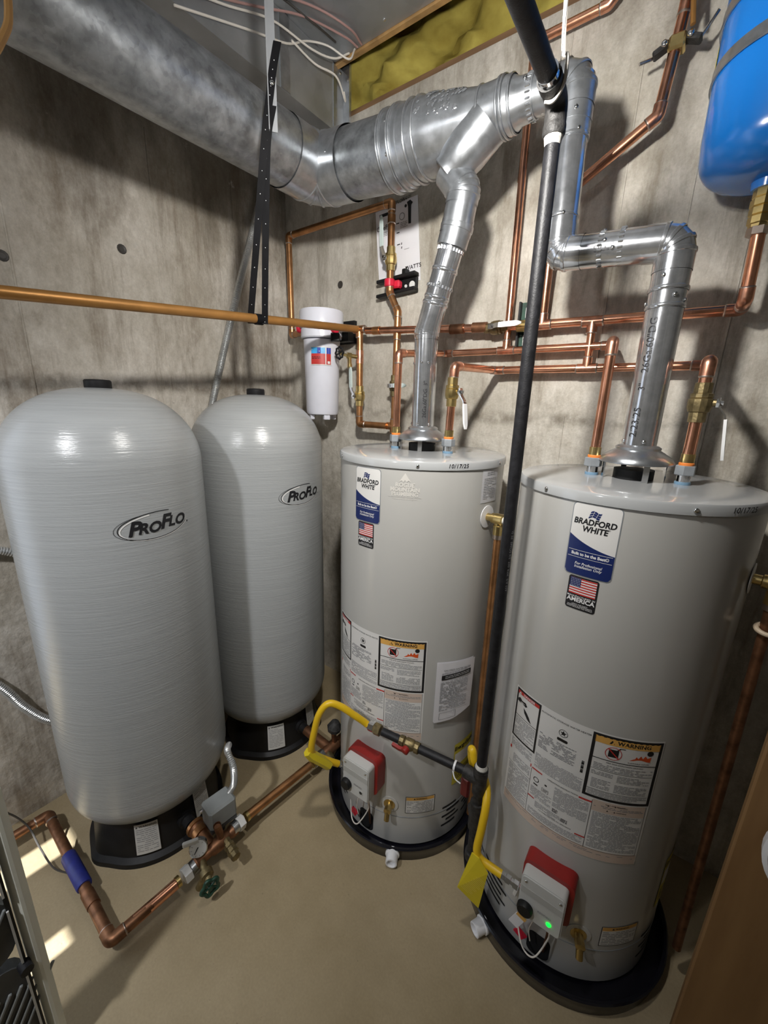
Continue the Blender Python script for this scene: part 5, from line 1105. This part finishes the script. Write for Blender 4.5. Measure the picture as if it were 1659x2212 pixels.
p = PR(planemap(V(-0.272, 0.8755, 0.24), U, W), 0.002)
for i in range(14): p.rect(-0.016+0.004*(i % 2), -0.030+i*0.006, 0.020-(0.008 if i % 3 == 0 else 0), -0.0292+i*0.006)
p.build('tag_print', 'tag_line', tg)

# ---------------------------------------------------------------- strap hanger on the left
t = thing('pipe_hanger', 'black perforated plastic strap hanging from a flat steel strip, holding the brown pipe', 'strap', (-1.1, 0.92, 2.3))
hx = lambda px: px
S0 = V(-1.088, 0.913, 0); side = V(0.64, 0.77, 0)
MB().box((-1.089, 0.914, 2.66), (0.022, 0.0025, 0.60), Matrix.Rotation(0.876, 3, 'Z')).box((-1.0965, 0.905, 2.66), (0.0025, 0.02, 0.60), Matrix.Rotation(0.876, 3, 'Z')).build('steel_strip', 'strip_steel', t)
s1 = [(-1.076, 0.926, 2.565), (-1.085, 0.914, 2.50), (-1.090, 0.905, 2.44), (-1.102, 0.895, 2.36), (-1.15, 0.905, 2.22), (-1.222, 0.926, 2.04), (-1.277, 0.942, 1.90), (-1.282, 0.945, 1.88)]
s2 = [(-1.088, 0.912, 2.42), (-1.104, 0.902, 2.34), (-1.15, 0.925, 2.21), (-1.205, 0.955, 2.04), (-1.252, 0.982, 1.905), (-1.256, 0.985, 1.882)]
for sp_ in (s1, s2):
    P_ = spline(sp_, 6); st = strip_mb(MB(), P_, side, 0.021, 0.003).build('strap', 'strap_black', t)
    tot = len(P_)
    for i in range(4, tot-3, 2):
        MB().lathe([(0.0013, 0), (0.0013, 0.0007)], P_[i]+V(0.0014, -0.0012, 0), (0.77, -0.64, 0), 6).build('hole', 'paper_grey', st)
MB().lathe([(0.0155, -0.014), (0.018, -0.014), (0.018, 0.014), (0.0155, 0.014)], (-1.2725, 0.970, 1.8965), (0.03, 1, 0.085), 20).build('loop', 'strap_black', t)
screw(t, (-1.079, 0.905, 2.465), (0.77, -0.64, 0), 1.3)

# ---------------------------------------------------------------- blue expansion tank
bc = V(0.058, 1.437, 0)
t = thing('expansion_tank', 'bright blue expansion tank strapped to the wall at upper right', 'expansion tank', (bc.x, bc.y, 2.15))
prof = []
for i in range(10):
    a = math.pi/2*i/9; prof.append((0.03+0.117*math.sin(a)**0.8, 2.158+0.075*(1-math.cos(a))))
prof += [(0.15, 2.27), (0.15, 2.62)]
for i in range(1, 9):
    a = math.pi/2*i/8; prof.append((0.02+0.13*math.cos(a), 2.62+0.08*math.sin(a)))
MB().lathe(prof, bc, seg=56).build('shell', 'blue_tank', t)
MB().lathe([(0.0165, 2.06), (0.02, 2.062), (0.02, 2.068), (0.0235, 2.07), (0.0235, 2.085), (0.021, 2.087), (0.0245, 2.089), (0.0245, 2.103), (0.022, 2.105), (0.0255, 2.107), (0.0255, 2.122), (0.022, 2.124), (0.024, 2.126), (0.024, 2.14), (0.022, 2.16)], bc, seg=8).build('union', 'brass', t, sharp=20)
MB().lathe([(0.03, 2.142), (0.035, 2.17)], bc, seg=20).build('neck', 'blue_tank', t)
MB().lathe([(0.021, 2.045), (0.021, 2.062)], bc, seg=6).build('adapter', 'solder', t, sharp=20)
a = PR(cylmap(bc, 0.15, -84, 2.40), 0.001); a.rect(-0.03, 0.005, 0.012, 0.055); a.build('label', 'energy_yellow', t)
for i, z in enumerate((2.392, 2.50)):
    tb = thing('metal_strap', ('lower' if i == 0 else 'upper')+' galvanized strap wrapped around the blue tank', 'strap', (bc.x, bc.y, z), 'straps round the blue tank')
    MB().lathe([(0.1505, -0.013), (0.153, -0.013), (0.153, 0.013), (0.1505, 0.013)], bc+V(0, 0, z), (0, 0, 1), 64, False, False).build('band', 'galv', tb)
    MB().lathe([(0.1535, -0.0145), (0.1545, -0.0145), (0.1545, -0.010), (0.1535, -0.010)], bc+V(0, 0, z), (0, 0, 1), 64, False, False).build('band_edge', 'galv_old', tb)
    MB().box((bc.x-0.1515, 1.515, z), (0.003, 0.155, 0.024)).build('wall_tail', 'galv', tb)

# ---------------------------------------------------------------- things at the frame edges
t = thing('storage_rack', 'white upright of a rack with black rail and dark ribbed panels at lower left', 'rack', (-1.0, 0.05, 0))
nv = V(-0.998, 0.062, 0).normalized(); sd = V(0.062, 0.998, 0)
MB().box((-1.0, 0.052, 0.50), (0.05, 0.030, 1.0), None, 0.012).build('post', 'cream_post', t)
MB().box((-0.985, 0.030, 0.45), (0.016, 0.008, 0.90)).build('rail', 'black_plastic', t)
for z0, z1 in ((0.40, 0.56), (0.10, 0.36), (0.60, 0.85)): MB().box((-0.974, 0.0275, (z0+z1)/2), (0.004, 0.004, z1-z0)).build('rail_insert', 'label_grey', t)
for z in (0.385, 0.06): MB().lathe([(0.012, -0.012), (0.012, 0.012)], (-0.972, 0.029, z), (1, 0.1, 0), 12).build('catch', 'black_iron', t)
for zc, hh in ((0.505, 0.18), (0.18, 0.43)):
    pp = MB().prism(roundbox(0.30, hh, 0.045), pmat((-1.02, -0.122, zc), (0, 1, 0), (0, 0, 1)), 0.03).build('ribbed_panel', 'dark_grey', t, sharp=40)
    for i in range(-6, 7):
        y = -0.122+i*0.02
        if abs(i*0.02) < 0.13: MB().box((-0.988, y, zc), (0.006, 0.007, hh*0.80-0.4*abs(i)*0.012), Matrix.Rotation(-0.5, 3, 'X'), 0.002).build('rib', 'grey_box', pp)
t = tag(MB().box((0.50, 0.90, 0.70), (0.55, 0.036, 1.40), Matrix.Rotation(-0.12, 3, 'Z'), 0.004).build('wooden_board', 'wood_board'), 'brown wooden board standing upright in shadow at lower right', 'board')
tag(MB().lathe([(0.102, -0.01), (0.108, -0.008), (0.108, 0.012), (0.100, 0.016), (0.096, 0.006), (0.02, 0.002)], (0.362, 0.876, 0.85), (-0.12, -1, 0), 40).build('plastic_lid', 'white_plastic'), 'white round plastic lid hung on the wooden board, cut by the right edge', 'lid')
q = []
for i in range(28):
    a = 2*math.pi*i/28; q.append(V(0.232+0.021*math.cos(a), 1.165+0.016*math.sin(a), 1.155+0.006*math.sin(a)))
tag(MB().tube(q, 0.0055, 10, closed=True).build('cable_ring', 'beige'), 'small beige plastic ring beside the dark discharge pipe at right', 'ring')
